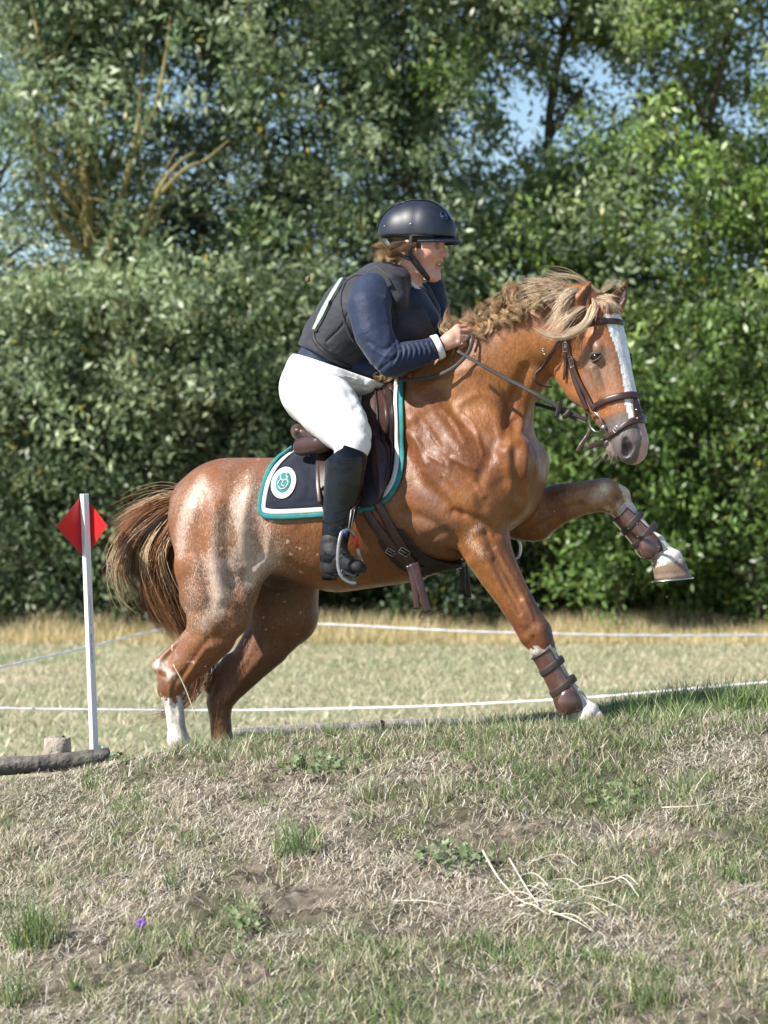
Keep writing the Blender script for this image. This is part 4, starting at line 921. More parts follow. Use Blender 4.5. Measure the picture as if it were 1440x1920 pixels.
# hidden torso and arms link head and hands into one body
f.chain([(740,575,-.04,22,1.2),(690,555,-.19,22,1),(722,660,-.30,20,1),(735,676,-.31,18,1),(818,650,-.255,14,1)], .02)
f.chain([(740,575,-.03,22,1.2),(795,560,.10,18,1),(822,636,.12,15,1),(850,628,0,12,1)], .02)
f.chain([(735,580,-.03,24,1.2),(680,620,-.02,30,1.2),(604,712,0,28,1.3),(630,780,-.24,26,1),(655,830,-.34,22,1),(640,950,-.37,18,1),(624,1040,-.39,14,1)], .02)
f.chain([(604,712,0,28,1.3),(700,770,.24,20,1),(710,830,.30,20,1),(700,1040,.38,14,1)], .02)
def hand(f, Wp, K, S_, O, sc=1.0):
    """Wp wrist, K knuckle centre (m), S_ unit along the knuckle row (index to little), O unit the way the fingers flex"""
    D = nrm(K-Wp); 
    f.chain([[*(Wp-D*.02), .023*sc, 1], [*Wp, .024*sc, 1], [*(Wp*.5+K*.5), .029*sc, 1.0]], .02, ax=O, world=True)
    for k, (o_, ln, r_) in enumerate(((-.031, 1.0, .0105), (-.010, 1.08, .0108), (.011, 1.0, .0102), (.030, .82, .0092))):
        a = Wp+D*.02+S_*o_*.5*sc; b_ = K+S_*o_*sc-D*(.004*abs(k-1)); f.chain([[*a, .016*sc, .8], [*b_, .0125*sc, 1]], .012, ax=O, world=True)
        p1 = b_+(D*.55+O*.55)*.042*ln*sc; p2 = p1+(-D*.45+O*.75)*.026*ln*sc; p3 = p2+(-D*.9-O*.1)*.02*ln*sc
        f.chain([[*b_, .0122*sc, 1], [*p1, r_*sc, 1], [*p2, r_*.95*sc, 1], [*p3, r_*.85*sc, 1]], .003, world=True)
    t0 = Wp+D*.018-S_*.018*sc+O*.012; t1 = t0+D*.038*sc-S_*.02*sc+O*.010; t2 = t1+D*.030*sc+S_*.004*sc+O*.012; t3 = t2+D*.018*sc+S_*.008+O*.010
    f.chain([[*t0, .016*sc, 1], [*t1, .0125*sc, 1], [*t2, .0112*sc, 1], [*t3, .009*sc, 1]], .006, world=True)
hand(f, W(828,647,-.25), W(861,627,-.245), nrm((.12,-.45,-.9)), nrm((.35,.75,-.35)))
hand(f, W(852,628,0), W(876,622,-.02), nrm((.1,.3,-.95)), nrm((.3,-.7,-.4)))
PV, PF = f.mesh(.003); PF = fixwind(PV, PF)
def skincol(V):
    C = np.tile(np.array([.60, .36, .27]), (len(V), 1)); D = V-HC; ff = D@FA; ll = np.abs(D@LA); uu = D@UA; hd = (ff > -.1) & (uu > -.13) & (uu < .12) & (np.abs(ff) < .14)
    def mix(c, w): nonlocal C; w = np.clip(w, 0, 1)[:, None]; C = C*(1-w)+np.array(c)*w
    nz = noise3(V, 30, 5); mix((.62,.30,.23), .25+.25*nz)
    mix((.62,.24,.19), hd*np.exp(-np.hypot((ff-.06)/.035, (uu+.03)/.03)**2)*.6); mix((.60,.22,.18), hd*np.exp(-np.hypot((ff-.11)/.014, (uu+.02)/.016)**2)*.6)
    mix((.48,.13,.12), hd*(ff > .076)*(ll < .024)*(np.exp(-((uu+.049)/.006)**2)+np.exp(-((uu+.070)/.007)**2))*.8)
    mix((.12,.03,.03), hd*(ff > .07)*(ll < .022)*np.exp(-((uu+.0595)/.0035)**2)*.8)
    mix((.16,.09,.05), hd*(ff > .06)*np.exp(-((uu-.036-.06*(ff-.08))/.0045)**2)*(ll > .014)*(ll < .05)*.75)
    mix((.07,.04,.022), (ff < .040)*(uu > -.004)*(ll < .079)*(ff > -.2)*(uu < .2)*1.0)
    px, py = proj(V); mix((.55,.24,.18), (px > 858)*(py > 600)*(V[:, 0] > 0)*.35)
    return C
mk('body', PV, PF, SKIN, per, skincol(PV))
SCL = mat('eye_white', (.38, .34, .32), rough=.3); IRIS = mat('iris', (.03, .025, .02), rough=.3)
for s_ in (-1, 1):
    e = MB(); e.add(*uvs(R(.0775, s_*.032, .010), .0120)); ey = e.build('eye', SCL, per)
    i = MB(); i.add(*uvs(R(.0835, s_*.0315, .0095), .0068)); i.build('iris', IRIS, ey)
    l = MB(); l.tube([R(.086, s_*.018, .012), R(.092, s_*.030, .0185), R(.083, s_*.046, .012)], [.002,.0032,.002], 6); l.tube([R(.086, s_*.018, .006), R(.091, s_*.030, .001), R(.083, s_*.046, .006)], [.002,.003,.002], 6); l.build('eyelid', mat('lid', (.42,.20,.15), rough=.5), ey)
t = MB(); t.tube([R(.082,-.014,-.0565), R(.0905,0,-.0555), R(.082,.016,-.0565)], .0032, 8, flat=1.2); t.build('teeth', mat('teeth', (.75,.72,.65), rough=.2), per)
t = MB(); 
# helmet
f = Field()
f.chain(RP([(-.040,0,.064,.101,.88),(-.010,0,.072,.106,.86),(.022,0,.072,.104,.85),(.040,0,.060,.097,.85)]), .03, ax=LA, world=True)
f.chain(RP([(-.048,0,.040,.094,.88),(0,0,.044,.099,.88),(.036,0,.050,.097,.86)]), .05, ax=LA, world=True)
f.cut(R(.0, 0, .042), -UA*1.0+FA*.02)
f.chain(RP([(.05,0,.052,.085,.86),(.058,0,.050,.085,.84)]), .01, ax=LA, world=True)
f.cut(R(.0, 0, .042), -UA*1.0+FA*.02)
V0, F0 = f.mesh(.004); F0 = fixwind(V0, F0)
he = mk('helmet', V0, F0, HELM, per)
# peak
V = []; F = []; nu = 24; nv = 8
for layer in (0, 1):
    for j in range(nv+1):
        for i in range(nu+1):
            a = math.radians(-78+156*i/nu); q = j/nv; ext = .050*max(0, math.cos(a*1.05))**.8
            rf = .118+q*ext; x = .004+math.cos(a)*rf; y = math.sin(a)*(.082+q*ext*.3); z = .054-.004-.016*q*q*1.2-.010*(abs(math.sin(a))**2)-layer*.004-.003*math.cos(a)
            V.append(R(x, y, z))
M_ = (nu+1)*(nv+1)
for layer in (0, 1):
    for j in range(nv):
        for i in range(nu):
            q = [layer*M_+j*(nu+1)+i, layer*M_+j*(nu+1)+i+1, layer*M_+(j+1)*(nu+1)+i+1, layer*M_+(j+1)*(nu+1)+i]; F.append(q if layer else q[::-1])
for i in range(nu): q = nv*(nu+1)+i; F.append([q, q+1, M_+q+1, M_+q])
mk('peak', V, F, HELM, he)
HB = BVHTree.FromPolygons([tuple(v) for v in V0], [tuple(int(i) for i in q) for q in F0])
b = MB(); P = [R(.008+.128*math.cos(a)*(.98 if math.cos(a) > 0 else 1.16), .092*math.sin(a), .042) for a in np.linspace(.9, 2*math.pi-.9, 40)]; b.tube(P, .0045, 8); b.build('rim', mat('rim_rubber', (.02,.02,.025), rough=.4), he)
b = MB(); P = [R(-.01+.145*math.cos(a), .0, .055+.112*math.sin(a)) for a in np.linspace(.45, math.pi-.1, 24)]; pts = []
for q in P:
    r = HB.ray_cast(Vector(R(-.01, 0, .05))+Vector(q-R(-.01,0,.05))*3, -Vector(q-R(-.01,0,.05)))
    if r[0]: pts.append(np.array(r[0])+np.array(r[1])*.0005)
if len(pts) > 3:
    N = np.array([nrm(p-R(-.01,0,.03)) for p in pts]); V, F = strap_mesh(np.array(pts), N, .045, .0022); b.add(V, F)
    b.build('crown_stripe', mat('crown_gloss', (.016,.024,.05), rough=.22, coat=.5), he)
for q in ((770,420),(721,424)): p, n = hit(q[0], q[1], HB); MB().add(*uvs(p, .0035, 10, 6)).build('rivet', STEEL, he)
p, n = hit(832, 405, HB); b = MB(); u = nrm(np.cross(n, UA)); v = np.cross(u, n)
b.tube([p+u*.013*math.cos(a)+v*.017*math.sin(a)+n*.001 for a in np.linspace(0, 2*math.pi, 20)], .0022, 6); b.tube([p-u*.010+n*.001-v*.004, p+u*.010+n*.001-v*.004], .004, 6); b.build('vent', mat('vent_plastic', (.03,.05,.10), rough=.3), he)
ST = mat('harness', (.02, .02, .022), rough=.5, bump=.3, bscale=300)
b = MB()
def hs(pts, w, t=.003):
    P = np.array([R(*q) for q in spl(pts, 8)]); N = np.tile(LA, (len(P), 1)); w = np.interp(np.linspace(0, 1, len(P)), np.linspace(0, 1, len(w)), w); V, F = strap_mesh(P, N, w, t); b.add(V, F)
for s_ in (1, -1):
    hs([(.010,s_*.091,.048),(.006,s_*.092,.008),(.006,s_*.090,-.020),(.012,s_*.082,-.040),(.030,s_*.070,-.066),(.048,s_*.052,-.092),(.060,s_*.025,-.112),(.062,0,-.116)], [.015,.017,.018,.023,.024,.022,.018,.014], .005)
    hs([(-.122,s_*.040,.040),(-.095,s_*.072,.014),(-.060,s_*.084,-.014),(-.024,s_*.090,-.034),(.006,s_*.088,-.046)], [.030,.024,.016,.014,.014], .004)
b.build('chin_strap', ST, he)
b = MB(); b.add(*uvs(W(796, 524, -.17), .004)); b.build('snap', STEEL, he)
# hair of the rider
sets = [curls([(742+rr_.uniform(-8,10),476+rr_.uniform(-14,14),-.10+rr_.uniform(-.05,.05)) for _ in range(26)], [(706+rr_.uniform(-12,24),472+rr_.uniform(-16,20),-.11+rr_.uniform(-.05,.05)) for _ in range(26)], 26, 2.0, .0007, [(.52,.34,.17),(.38,.23,.11),(.66,.47,.26)], 1.0, 4, 51),
        strands([[(775,462,-.19),(755,466,-.19),(738,476,-.17),(722,482,-.14)], [(760,455,-.18),(740,462,-.18),(722,472,-.15)], [(778,458,-.195),(764,462,-.195),(752,474,-.19)]], 130, 4, .0007, [(.16,.09,.045),(.10,.055,.03),(.26,.15,.08)], seedv=52)]
hairmesh('hair', sets, per)
b = MB(); b.tube([W(862,642,-.29)+np.array([.009*math.cos(a), 0, .009*math.sin(a)]) for a in np.linspace(0, 6.283, 16)], .0011, 6); b.build('ring', STEEL, per)

# ---- tendon boots of the horse
TB = mat('glossy_boot', (.10, .045, .036), rough=.20, spec=.7, coat=1.0, var=.35, vscale=18, bump=.12, bscale=120); TBS = mat('boot_strap', (.05,.036,.03), rough=.55, bump=.4, bscale=300)
def tendon(label, axis, rad, front, y, sgn=1):
    """axis [(px,py)], rad px, front = +1 side (px) where the shin is open"""
    root = empty('tendon_boot', W(*axis[-1], y), label, 'horse boot', 'tendon boots on the forelegs')
    A = spl([(x, yy, y, r) for (x, yy), r in zip(axis, rad)], 6); P = np.array([W(q[0], q[1], q[2]) for q in A]); Rr = m(A[:, 3], y)
    T = np.gradient(P, axis=0); T /= np.linalg.norm(T, axis=1)[:, None]; back = np.array([nrm(np.cross(t, (0, 1, 0))*-1) for t in T]); back *= -np.sign((back@np.array([front, 0, 0.])).mean())
    V = []; F = []; n = 20
    for th in (0, 1):
        for i in range(len(P)):
            for k in range(n+1):
                a = math.radians(-118+236*k/n); V.append(P[i]+(back[i]*math.cos(a)+YAX*math.sin(a)*-1)*(Rr[i]+.006-.006*th))
    M2 = len(P)*(n+1)
    for i in range(len(P)-1):
        for k in range(n):
            q = [i*(n+1)+k, i*(n+1)+k+1, (i+1)*(n+1)+k+1, (i+1)*(n+1)+k]; F.append(q); F.append([j+M2 for j in q[::-1]])
    for i in range(len(P)-1):
        for k in (0, n): q = [i*(n+1)+k, (i+1)*(n+1)+k, M2+(i+1)*(n+1)+k, M2+i*(n+1)+k]; F.append(q)
    for i in (0, len(P)-1):
        for k in range(n): q = [i*(n+1)+k, i*(n+1)+k+1, M2+i*(n+1)+k+1, M2+i*(n+1)+k]; F.append(q)
    mk('shell', V, F, TB, root)
    e = MB()
    for k in (0, n): e.tube([V[i*(n+1)+k] for i in range(len(P))], .004, 6)
    e.tube([V[k] for k in range(n+1)], .004, 6); e.tube([V[(len(P)-1)*(n+1)+k] for k in range(n+1)], .0045, 6); e.build('edge_binding', TBS, root)
    for f_ in (.28, .58):
        i = int(f_*(len(P)-1)); s = MB(); r = Rr[i]+.0075; c = P[i]; u = back[i]
        ts = np.linspace(0, 2*math.pi, 26); sp = np.array([c+(u*math.cos(a)-YAX*math.sin(a))*r+T[i]*.006*math.cos(a) for a in ts]); N = np.array([u*math.cos(a)-YAX*math.sin(a) for a in ts]); V2, F2 = strap_mesh(sp, N, .026, .0022); s.add(V2, F2); s.build('strap', TBS, root)
    j = int(.80*(len(P)-1)); cap_ = MB(); c = P[j]-YAX*(Rr[j]*.92)+back[j]*.012; V3, F3 = uvs(c, m(21, y), 20, 12, (.92, .40, 1.15)); cap_.add(V3, F3); cap_.build('fetlock_cup', TB, root)
    return root
tendon('glossy brown tendon boot on the planted near foreleg', [(1019,1222),(1030,1240),(1045,1268),(1058,1290),(1070,1312),(1076,1332)], [22,22,22,25,29,26], 1, -.36)
tendon('glossy brown tendon boot on the raised far foreleg', [(1166,960),(1180,974),(1196,992),(1210,1007),(1221,1022),(1228,1036)], [22,23,24,27,29,25], 1, .0)
# ================================================================== GROUND
CX = [-760, -200, 0, 120, 230, 330, 440, 560, 700, 850, 1000, 1130, 1250, 1440, 1640, 2200]
CY = [1492, 1474, 1466, 1454, 1432, 1410, 1397, 1388, 1380, 1375, 1370, 1367, 1358, 1350, 1346, 1340]
def zc(x):
    px = 720+x/11.4*FPX; return CAMZ+(960-np.interp(px, CX, CY))/FPX*11.4
def yedge(x): return np.interp(x, [-3, -1.0, -.62, -.4, 3], [.0, .05, .75, .95, 1.05])
def gz(x, y, rough=True):
    x = np.asarray(x, float); y = np.asarray(y, float); z0 = zc(x); t = y+.6
    front = z0+np.where(t < 0, .20*t+.03*np.maximum(-.35-t, 0)*0-.035*np.minimum(np.maximum(-t, 0), 1.0)*0, 0)
    front = np.maximum(front, .02)
    back = z0-.09*np.clip((t)/.35, 0, 1)**1.5*np.clip((1.2-x)/1.2, 0, 1)
    z = np.where(t < 0, front, back)
    e = y-yedge(x); s_ = np.clip(e/.35, 0, 1); s_ = s_*s_*(3-2*s_); z = z*(1-s_)
    P = np.stack([x, y, np.zeros_like(x)], -1).reshape(-1, 3)
    if rough:
        n_ = (fbm(P, 1.6, 71, 3)*.035+fbm(P, 8, 72, 3)*.022).reshape(x.shape); z = z+n_*np.clip(z/.2, .1, 1)*(.15+.85*np.clip((-.75-y)/.6, 0, 1))
    return z
GM = bpy.data.materials.new('bank_soil'); GM.use_nodes = True
def groundmat(M, c1, c2, c3, s1, s2, bump):
    nt = M.node_tree; N = nt.nodes; L = nt.links; p = N['Principled BSDF']; p.inputs['Roughness'].default_value = .95; p.inputs['Specular IOR Level'].default_value = .15
    tc = N.new('ShaderNodeTexCoord')
    a = N.new('ShaderNodeTexNoise'); a.inputs['Scale'].default_value = s1; a.inputs['Detail'].default_value = 8; a.inputs['Roughness'].default_value = .7; L.new(tc.outputs['Object'], a.inputs['Vector'])
    b = N.new('ShaderNodeTexNoise'); b.inputs['Scale'].default_value = s2; b.inputs['Detail'].default_value = 6; L.new(tc.outputs['Object'], b.inputs['Vector'])
    r = N.new('ShaderNodeValToRGB'); r.color_ramp.elements[0].position = .36; r.color_ramp.elements[0].color = (*c1, 1); r.color_ramp.elements[1].position = .62; r.color_ramp.elements[1].color = (*c2, 1); L.new(a.outputs['Fac'], r.inputs[0])
    r2 = N.new('ShaderNodeValToRGB'); r2.color_ramp.elements[0].position = .45; r2.color_ramp.elements[0].color = (0, 0, 0, 1); r2.color_ramp.elements[1].position = .62; L.new(b.outputs['Fac'], r2.inputs[0])
    mx = N.new('ShaderNodeMix'); mx.data_type = 'RGBA'; L.new(r2.outputs[0], mx.inputs[0]); L.new(r.outputs[0], mx.inputs[6]); mx.inputs[7].default_value = (*c3, 1); L.new(mx.outputs[2], p.inputs['Base Color'])
    bp = N.new('ShaderNodeBump'); bp.inputs['Strength'].default_value = bump; bp.inputs['Distance'].default_value = .02; L.new(a.outputs['Fac'], bp.inputs['Height']); L.new(bp.outputs[0], p.inputs['Normal'])
groundmat(GM, (.045, .036, .028), (.26, .215, .165), (.09, .09, .05), 14, 2.2, .9)  # soil tones darkened, painting in the shadow between the blades
xs = np.linspace(-3.2, 3.2, 660); ys = np.concatenate([np.linspace(-9, -4.6, 24), np.linspace(-4.5, 1.3, 560)])
gx, gy = np.meshgrid(xs, ys, indexing='ij'); gzz = gz(gx, gy); gzz = gzz+((.017*fbm(np.stack([gx, gy, 0*gx], -1).reshape(-1, 3), 30, 75, 3).clip(-.4, 1)-.004).reshape(gx.shape))*(gzz > .1)
idx = np.arange(gx.size).reshape(gx.shape); FQ = np.stack([idx[:-1, :-1], idx[1:, :-1], idx[1:, 1:], idx[:-1, 1:]], -1).reshape(-1, 4)
tag(mk('bank', np.stack([gx, gy, gzz+.004], -1).reshape(-1, 3), FQ, GM, base=(0, -1, .5)), kind='structure')
FM = bpy.data.materials.new('field_turf'); FM.use_nodes = True
groundmat(FM, (.30, .29, .165), (.42, .37, .25), (.24, .27, .14), 1.6, .35, .5)
mk_f = MB(); S_ = 600
V = np.array([(-S_, -60, 0), (S_, -60, 0), (S_, 1200, 0), (-S_, 1200, 0)], float); tag(mk('field', V, [(0, 1, 2, 3)], FM, base=(0, 0, 0)), kind='structure')

# ---- grass, straw
GR = mat('grass_blade', attr=True, rough=.45, spec=.45, transl=.2)
def blades(P, h, lean, w, C, r, segs=4, curl=.5):
    n = len(P); a = r.uniform(0, 6.283, n); d = np.stack([np.cos(a), np.sin(a), np.zeros(n)], 1); b_ = r.uniform(0, 6.283, n); s_ = np.stack([np.cos(b_), np.sin(b_), np.zeros(n)], 1)
    t = np.linspace(0, 1, segs); k = lean[:, None]*(t[None]*(1-curl)+curl*t[None]**2)
    Z = h[:, None]*t[None]*np.sqrt(np.maximum(.05, 1-(.6*lean/np.maximum(h, 1e-3))[:, None].clip(0, .95)**2*t[None]))
    X = P[:, None, :]+d[:, None, :]*k[..., None]+np.array([0, 0, 1.])*Z[..., None]; ww = w[:, None]*(1-.92*t[None]**1.6)
    V = np.stack([X-s_[:, None]*ww[..., None]/2, X+s_[:, None]*ww[..., None]/2], 2); ix = np.arange(n*segs*2).reshape(n, segs, 2)
    F = np.stack([ix[:, :-1, 0], ix[:, :-1, 1], ix[:, 1:, 1], ix[:, 1:, 0]], -1).reshape(-1, 4)
    return V.reshape(-1, 3), F, np.repeat(C, segs*2, 0)
def join(*sets):
    n = 0; Vs, Fs, Cs = [], [], []
    for V, F, C in sets: Vs.append(V); Fs.append(F+n); Cs.append(C); n += len(V)
    return np.vstack(Vs), np.vstack(Fs), np.clip(np.vstack(Cs), .01, .95)
r = np.random.default_rng(91)
def scatter(n, x0, x1, y0, y1, dens=None):
    x = r.uniform(x0, x1, n); y = r.uniform(y0, y1, n)
    if dens is not None: k = r.random(n) < dens(x, y); x, y = x[k], y[k]
    return x, y
def P3(x, y): return np.stack([x, y, np.zeros_like(x)], -1)
def gmask(x, y):     # green vigour
    return np.clip(.5+fbm(P3(x, y), 1.7, 81, 3)*1.5+fbm(P3(x, y), 7, 83, 2)*.9-.25*np.clip((x-.2)/1.2, 0, 1)*(y < -1.7), 0, 1)
greens = np.array([(.15,.24,.07), (.10,.18,.06), (.24,.34,.12), (.09,.15,.06), (.36,.40,.15)]); dry = np.array([(.72,.63,.43), (.58,.50,.34), (.80,.74,.57), (.42,.36,.25), (.28,.25,.17)])
def cols(n, pg): 
    g_ = r.random(n) < pg; c = np.where(g_[:, None], greens[r.integers(0, 5, n)], dry[r.integers(0, 5, n)]); return c*r.uniform(.75, 1.25, (n, 1))
x, y = scatter(355000, -2.3, 2.3, -4.3, .95, lambda x, y: (.08+.62*gmask(x, y)**1.3)*(y < yedge(x))); g_ = gmask(x, y); n = len(x)
z = gz(x, y); h = r.gamma(3, .008, n)*(.4+1.0*g_)*.8+.008; A1 = blades(np.stack([x, y, z], 1), h, h*r.uniform(.2, 1.5, n), r.uniform(.0016, .0034, n), cols(n, .15+.55*g_), r)
# clumped tufts of small size everywhere
def tuft(cx, cy, n, rad, hh, pg, wid=.0032):
    a = r.uniform(0, 6.283, n); q = rad*r.random(n)**.7; x = cx+q*np.cos(a); y = cy+q*np.sin(a)*.8; h = hh*r.uniform(.35, 1.1, n)
    return blades(np.stack([x, y, gz(x, y)], 1), h, h*r.uniform(.1, .9, n), r.uniform(.6, 1.2, n)*wid, cols(n, pg), r, 5)
T_ = []
cxx, cyy = scatter(1350, -2.2, 2.2, -4.1, -.4, lambda x, y: .15+.85*gmask(x, y))
for a, b_ in zip(cxx, cyy): T_.append(tuft(a, b_, int(r.integers(14, 42)), r.uniform(.012, .05), r.uniform(.025, .085), r.choice([.1, .6, .95])))
# taller fringe along the crest
for i in range(300):
    a = r.uniform(-2.2, 2.2); b_ = r.uniform(-.85, -.42); T_.append(tuft(a, b_, int(r.integers(12, 34)), r.uniform(.02, .05), r.uniform(.03, .085)*(.45 if a < -1.0 else 1), r.choice([.3, .6, .85])))
for i in range(70):
    a = r.uniform(-.60, .68); b_ = r.uniform(-.35, .25); T_.append(tuft(a, b_, 30, .045, r.uniform(.04, .10), .6))
for i in range(60):
    a = r.uniform(-1.5, 1.5); b_ = yedge(a)-r.uniform(.05, .4); T_.append(tuft(a, b_, 20, .04, r.uniform(.03, .07), .6))
CC_ = [(.93,-.1), (.98,.2), (1.08,-.3), (1.14,.1), (1.28,-.15), (1.33,.3), (1.45,-.1), (1.6,.2), (1.8,-.1), (2.05,.1)]
for i in range(150):
    q_ = CC_[i % 10]; a = q_[0]+r.normal(0, .07); b_ = q_[1]+r.normal(0, .09); T_.append(tuft(a, b_, 44, .06, (r.uniform(.04, .16) if r.random() < .7 else .03)*np.clip((a-.7)/.25, .3, 1), .95, .0038))
V, F, C = join(A1, *T_)
tag(mk('grass', V, F, GR, col=C, base=(0, -1.5, .5)), kind='stuff', label='short green and straw coloured grass covering the bank', cat='grass')
# flat straw litter
x, y = scatter(250000, -2.3, 2.3, -4.3, -.45, lambda x, y: np.clip(.85-.5*gmask(x, y), .15, 1)*np.clip(.65+1.5*fbm(P3(x, y), 2.6, 88, 3), .06, 1)); n = len(x); L_ = r.gamma(2.0, .013, n)+.006; a = r.uniform(0, 6.283, n)
dx, dy = np.cos(a)*L_/2, np.sin(a)*L_/2; bend = r.normal(0, .055, n)*L_; ts = np.array([-1, -.3, .4, 1]); up = r.uniform(.001, .012, n)
X = x[:, None]+dx[:, None]*ts-np.sin(a)[:, None]*bend[:, None]*(1-ts**2); Y = y[:, None]+dy[:, None]*ts+np.cos(a)[:, None]*bend[:, None]*(1-ts**2)
Z = gz(X, Y)+.006+up[:, None]*(1+r.normal(0, .6, n)[:, None]*ts); C = np.array([(.68,.59,.42), (.80,.73,.58), (.55,.46,.32), (.36,.30,.22), (.88,.83,.73)])[r.integers(0, 5, n)]*r.uniform(.75, 1.15, (n, 1))
wd = r.uniform(.0007, .0019, n); G = np.stack([X, Y, Z], -1); sd = np.stack([-np.sin(a), np.cos(a), np.zeros(n)], -1)[:, None]*wd[:, None, None]/1.0
V = np.stack([G-sd/2, G+sd/2], 2); ix = np.arange(n*8).reshape(n, 4, 2); F = np.stack([ix[:, :-1, 0], ix[:, :-1, 1], ix[:, 1:, 1], ix[:, 1:, 0]], -1).reshape(-1, 4)
tag(mk('straw', V.reshape(-1, 3), F, mat('straw_litter', attr=True, rough=.45, spec=.5), col=np.repeat(C, 8, 0), base=(0, -1.5, .5)), kind='stuff', label='dry straw and broken stems lying over the bare soil of the bank', cat='straw')
# field grass in the middle distance
x = r.uniform(-7.5, 7.5, 110000); y = r.uniform(7, 27, 110000); n = len(x); h = r.gamma(3, .013, n)+.01; fg = np.clip(.5+fbm(P3(x, y), .5, 95, 3), 0, 1)
c = np.where((r.random(n) < .45+.4*(fg-.5))[:, None], np.array([(.26,.32,.16), (.32,.36,.20), (.21,.26,.12)])[r.integers(0, 3, n)], np.array([(.58,.50,.34), (.48,.42,.29), (.64,.57,.42)])[r.integers(0, 3, n)])
V, F, C = blades(np.stack([x, y, 0*x], 1), h, h*r.uniform(.3, 1.5, n), r.uniform(.006, .014, n), c*r.uniform(.8, 1.2, (n, 1)), r)
tag(mk('field_grass', V, F, GR, col=C, base=(0, 17, 0)), kind='stuff', label='mown pale green grass of the field behind the bank', cat='grass')
x = r.uniform(-11, 11, 85000); y = 26.5+r.random(85000)**1.3*4.5; n = len(x); h = r.uniform(.12, .42, n)*(.55+.6*np.clip(.5+fbm(P3(x, y), .8, 96, 2), 0, 1))*np.clip((y-25.8)/1.6, .25, 1)
c = np.array([(.74,.60,.33), (.62,.50,.26), (.80,.68,.42), (.46,.42,.20)])[r.integers(0, 4, n)]*r.uniform(.7, 1.2, (n, 1))
V, F, C = blades(np.stack([x, y, 0*x], 1), h, h*r.uniform(.1, .6, n), r.uniform(.006, .013, n), c, r)
tag(mk('dry_grass', V, F, GR, col=C, base=(0, 29, 0)), kind='stuff', label='tall dry yellow grass band at the foot of the trees', cat='grass')

def gpt(px, py):
    y = np.linspace(-5, 1, 800); d = y-CAMY; x = (px-720)/FPX*d; z = CAMZ+(960-py)/FPX*d; k = np.where(z <= gz(x, y))[0]
    return W(px, py, y[k[0]] if len(k) else -.5)
# ---- weeds, tufts, stalks
def weed(px, py, spx, spy, nl, size, label, col, seed, name='weed', grp='broad leaved weeds on the bank'):
    rr = np.random.default_rng(seed); c = gpt(px, py); V = []; F = []; C = []; n0 = 0
    for k in range(nl):
        a = rr.uniform(0, 6.283); q = rr.random()**.6; x = c[0]+m(spx, c[1])*q*math.cos(a); y = c[1]+m(spy, c[1])*3.2*q*math.sin(a); z = float(gz(x, y))+rr.uniform(.01, .045); s_ = size*rr.uniform(.5, 1.2)
        nn = nrm(np.array([rr.normal(0, .45), rr.normal(0, .35)-.45, .8])); u = nrm(np.cross(nn, (rr.normal(), rr.normal(), .2))); v = np.cross(nn, u); seg = 20
        V.append((x, y, z)); C.append(np.array(col)*rr.uniform(.7, 1.2)); cc = C[-1]
        for i in range(seg):
            t = 2*math.pi*i/seg; rad = s_*(.78+.22*math.cos(5*t))*(1-.55*math.exp(-((t-math.pi)/.35)**2)); p_ = np.array([x, y, z])+rad*(u*math.cos(t)+v*math.sin(t))+nn*(.12*rad*math.cos(5*t)+.22*s_*(abs(math.sin(t)))); V.append(tuple(p_)); C.append(cc*rr.uniform(.9, 1.15))
        for i in range(seg): F.append((n0, n0+1+i, n0+1+(i+1) % seg))
        n0 += seg+1
    o = mk(name, V, F, GR, None, np.clip(np.array(C), .01, .9)); return tag(o, label, 'weed', grp)
weed(585, 1446, 62, 26, 80, .016, 'patch of broad grey green leaves just below the crest under the belly', (.20,.25,.12), 1)
weed(640, 1450, 40, 16, 36, .015, 'small leafy patch right beside the larger one below the crest', (.18,.23,.10), 2)
weed(850, 1622, 72, 24, 75, .018, 'leafy mallow patch in the middle of the bank left of the pale stalks', (.18,.23,.11), 3)
weed(1150, 1512, 55, 26, 60, .014, 'leafy patch on the right half of the bank above the pale stalks', (.21,.26,.12), 4)
weed(455, 1738, 45, 26, 46, .014, 'low leafy patch in the lower left middle of the bank', (.18,.23,.10), 5)
weed(215, 1415, 18, 8, 16, .016, 'little dark leafy plant at the right end of the left log', (.07,.11,.05), 6)
def bigtuft(px, py, n, rad, hh, pg, label, wid=.0034):
    c = gpt(px, py); V, F, C = tuft(c[0], c[1], n, rad, hh, pg, wid); tag(mk('grass_tuft', V, F, GR, col=np.clip(C, .01, .9), base=c), label, 'grass tuft', 'larger grass tufts on the bank')
bigtuft(70, 1768, 260, .09, .17, .95, 'large green grass tuft near the lower left corner')
bigtuft(555, 1600, 170, .08, .12, .8, 'green grass tuft in the middle of the bank')
bigtuft(690, 1505, 150, .06, .10, .35, 'yellowish round tuft left of its twin below the crest')
bigtuft(822, 1512, 150, .055, .12, .35, 'yellowish upright tuft right of its twin below the crest')
bigtuft(1225, 1890, 170, .08, .12, .75, 'green tuft near the lower right corner')
bigtuft(30, 1598, 130, .07, .09, .1, 'dry yellow tuft at the left edge of the bank')
bigtuft(20, 1890, 150, .09, .14, .9, 'green tuft in the lower left corner')
bigtuft(1290, 1480, 130, .07, .08, .5, 'mixed tuft at the right below the dark grass')
bigtuft(85, 1655, 100, .04, .06, .0, 'small bleached tuft left of centre of the slope')
STK = mat('pale_stalk', (.66, .60, .48), rough=.75, spec=.2, bump=.5, bscale=120, var=.25, vscale=30)
def gstalk(name, lines, rad, label, cat, mt, base=None):
    b = MB()
    for ln, q in lines:
        P = []
        for (x, y, hgt) in ln: g = gpt(x, y); g[2] += hgt; P.append(g)
        P = spl(P, 5); b.tube(P, np.linspace(q, q*.5, len(P)), 6)
    return tag(b.build(name, mt), label, cat)
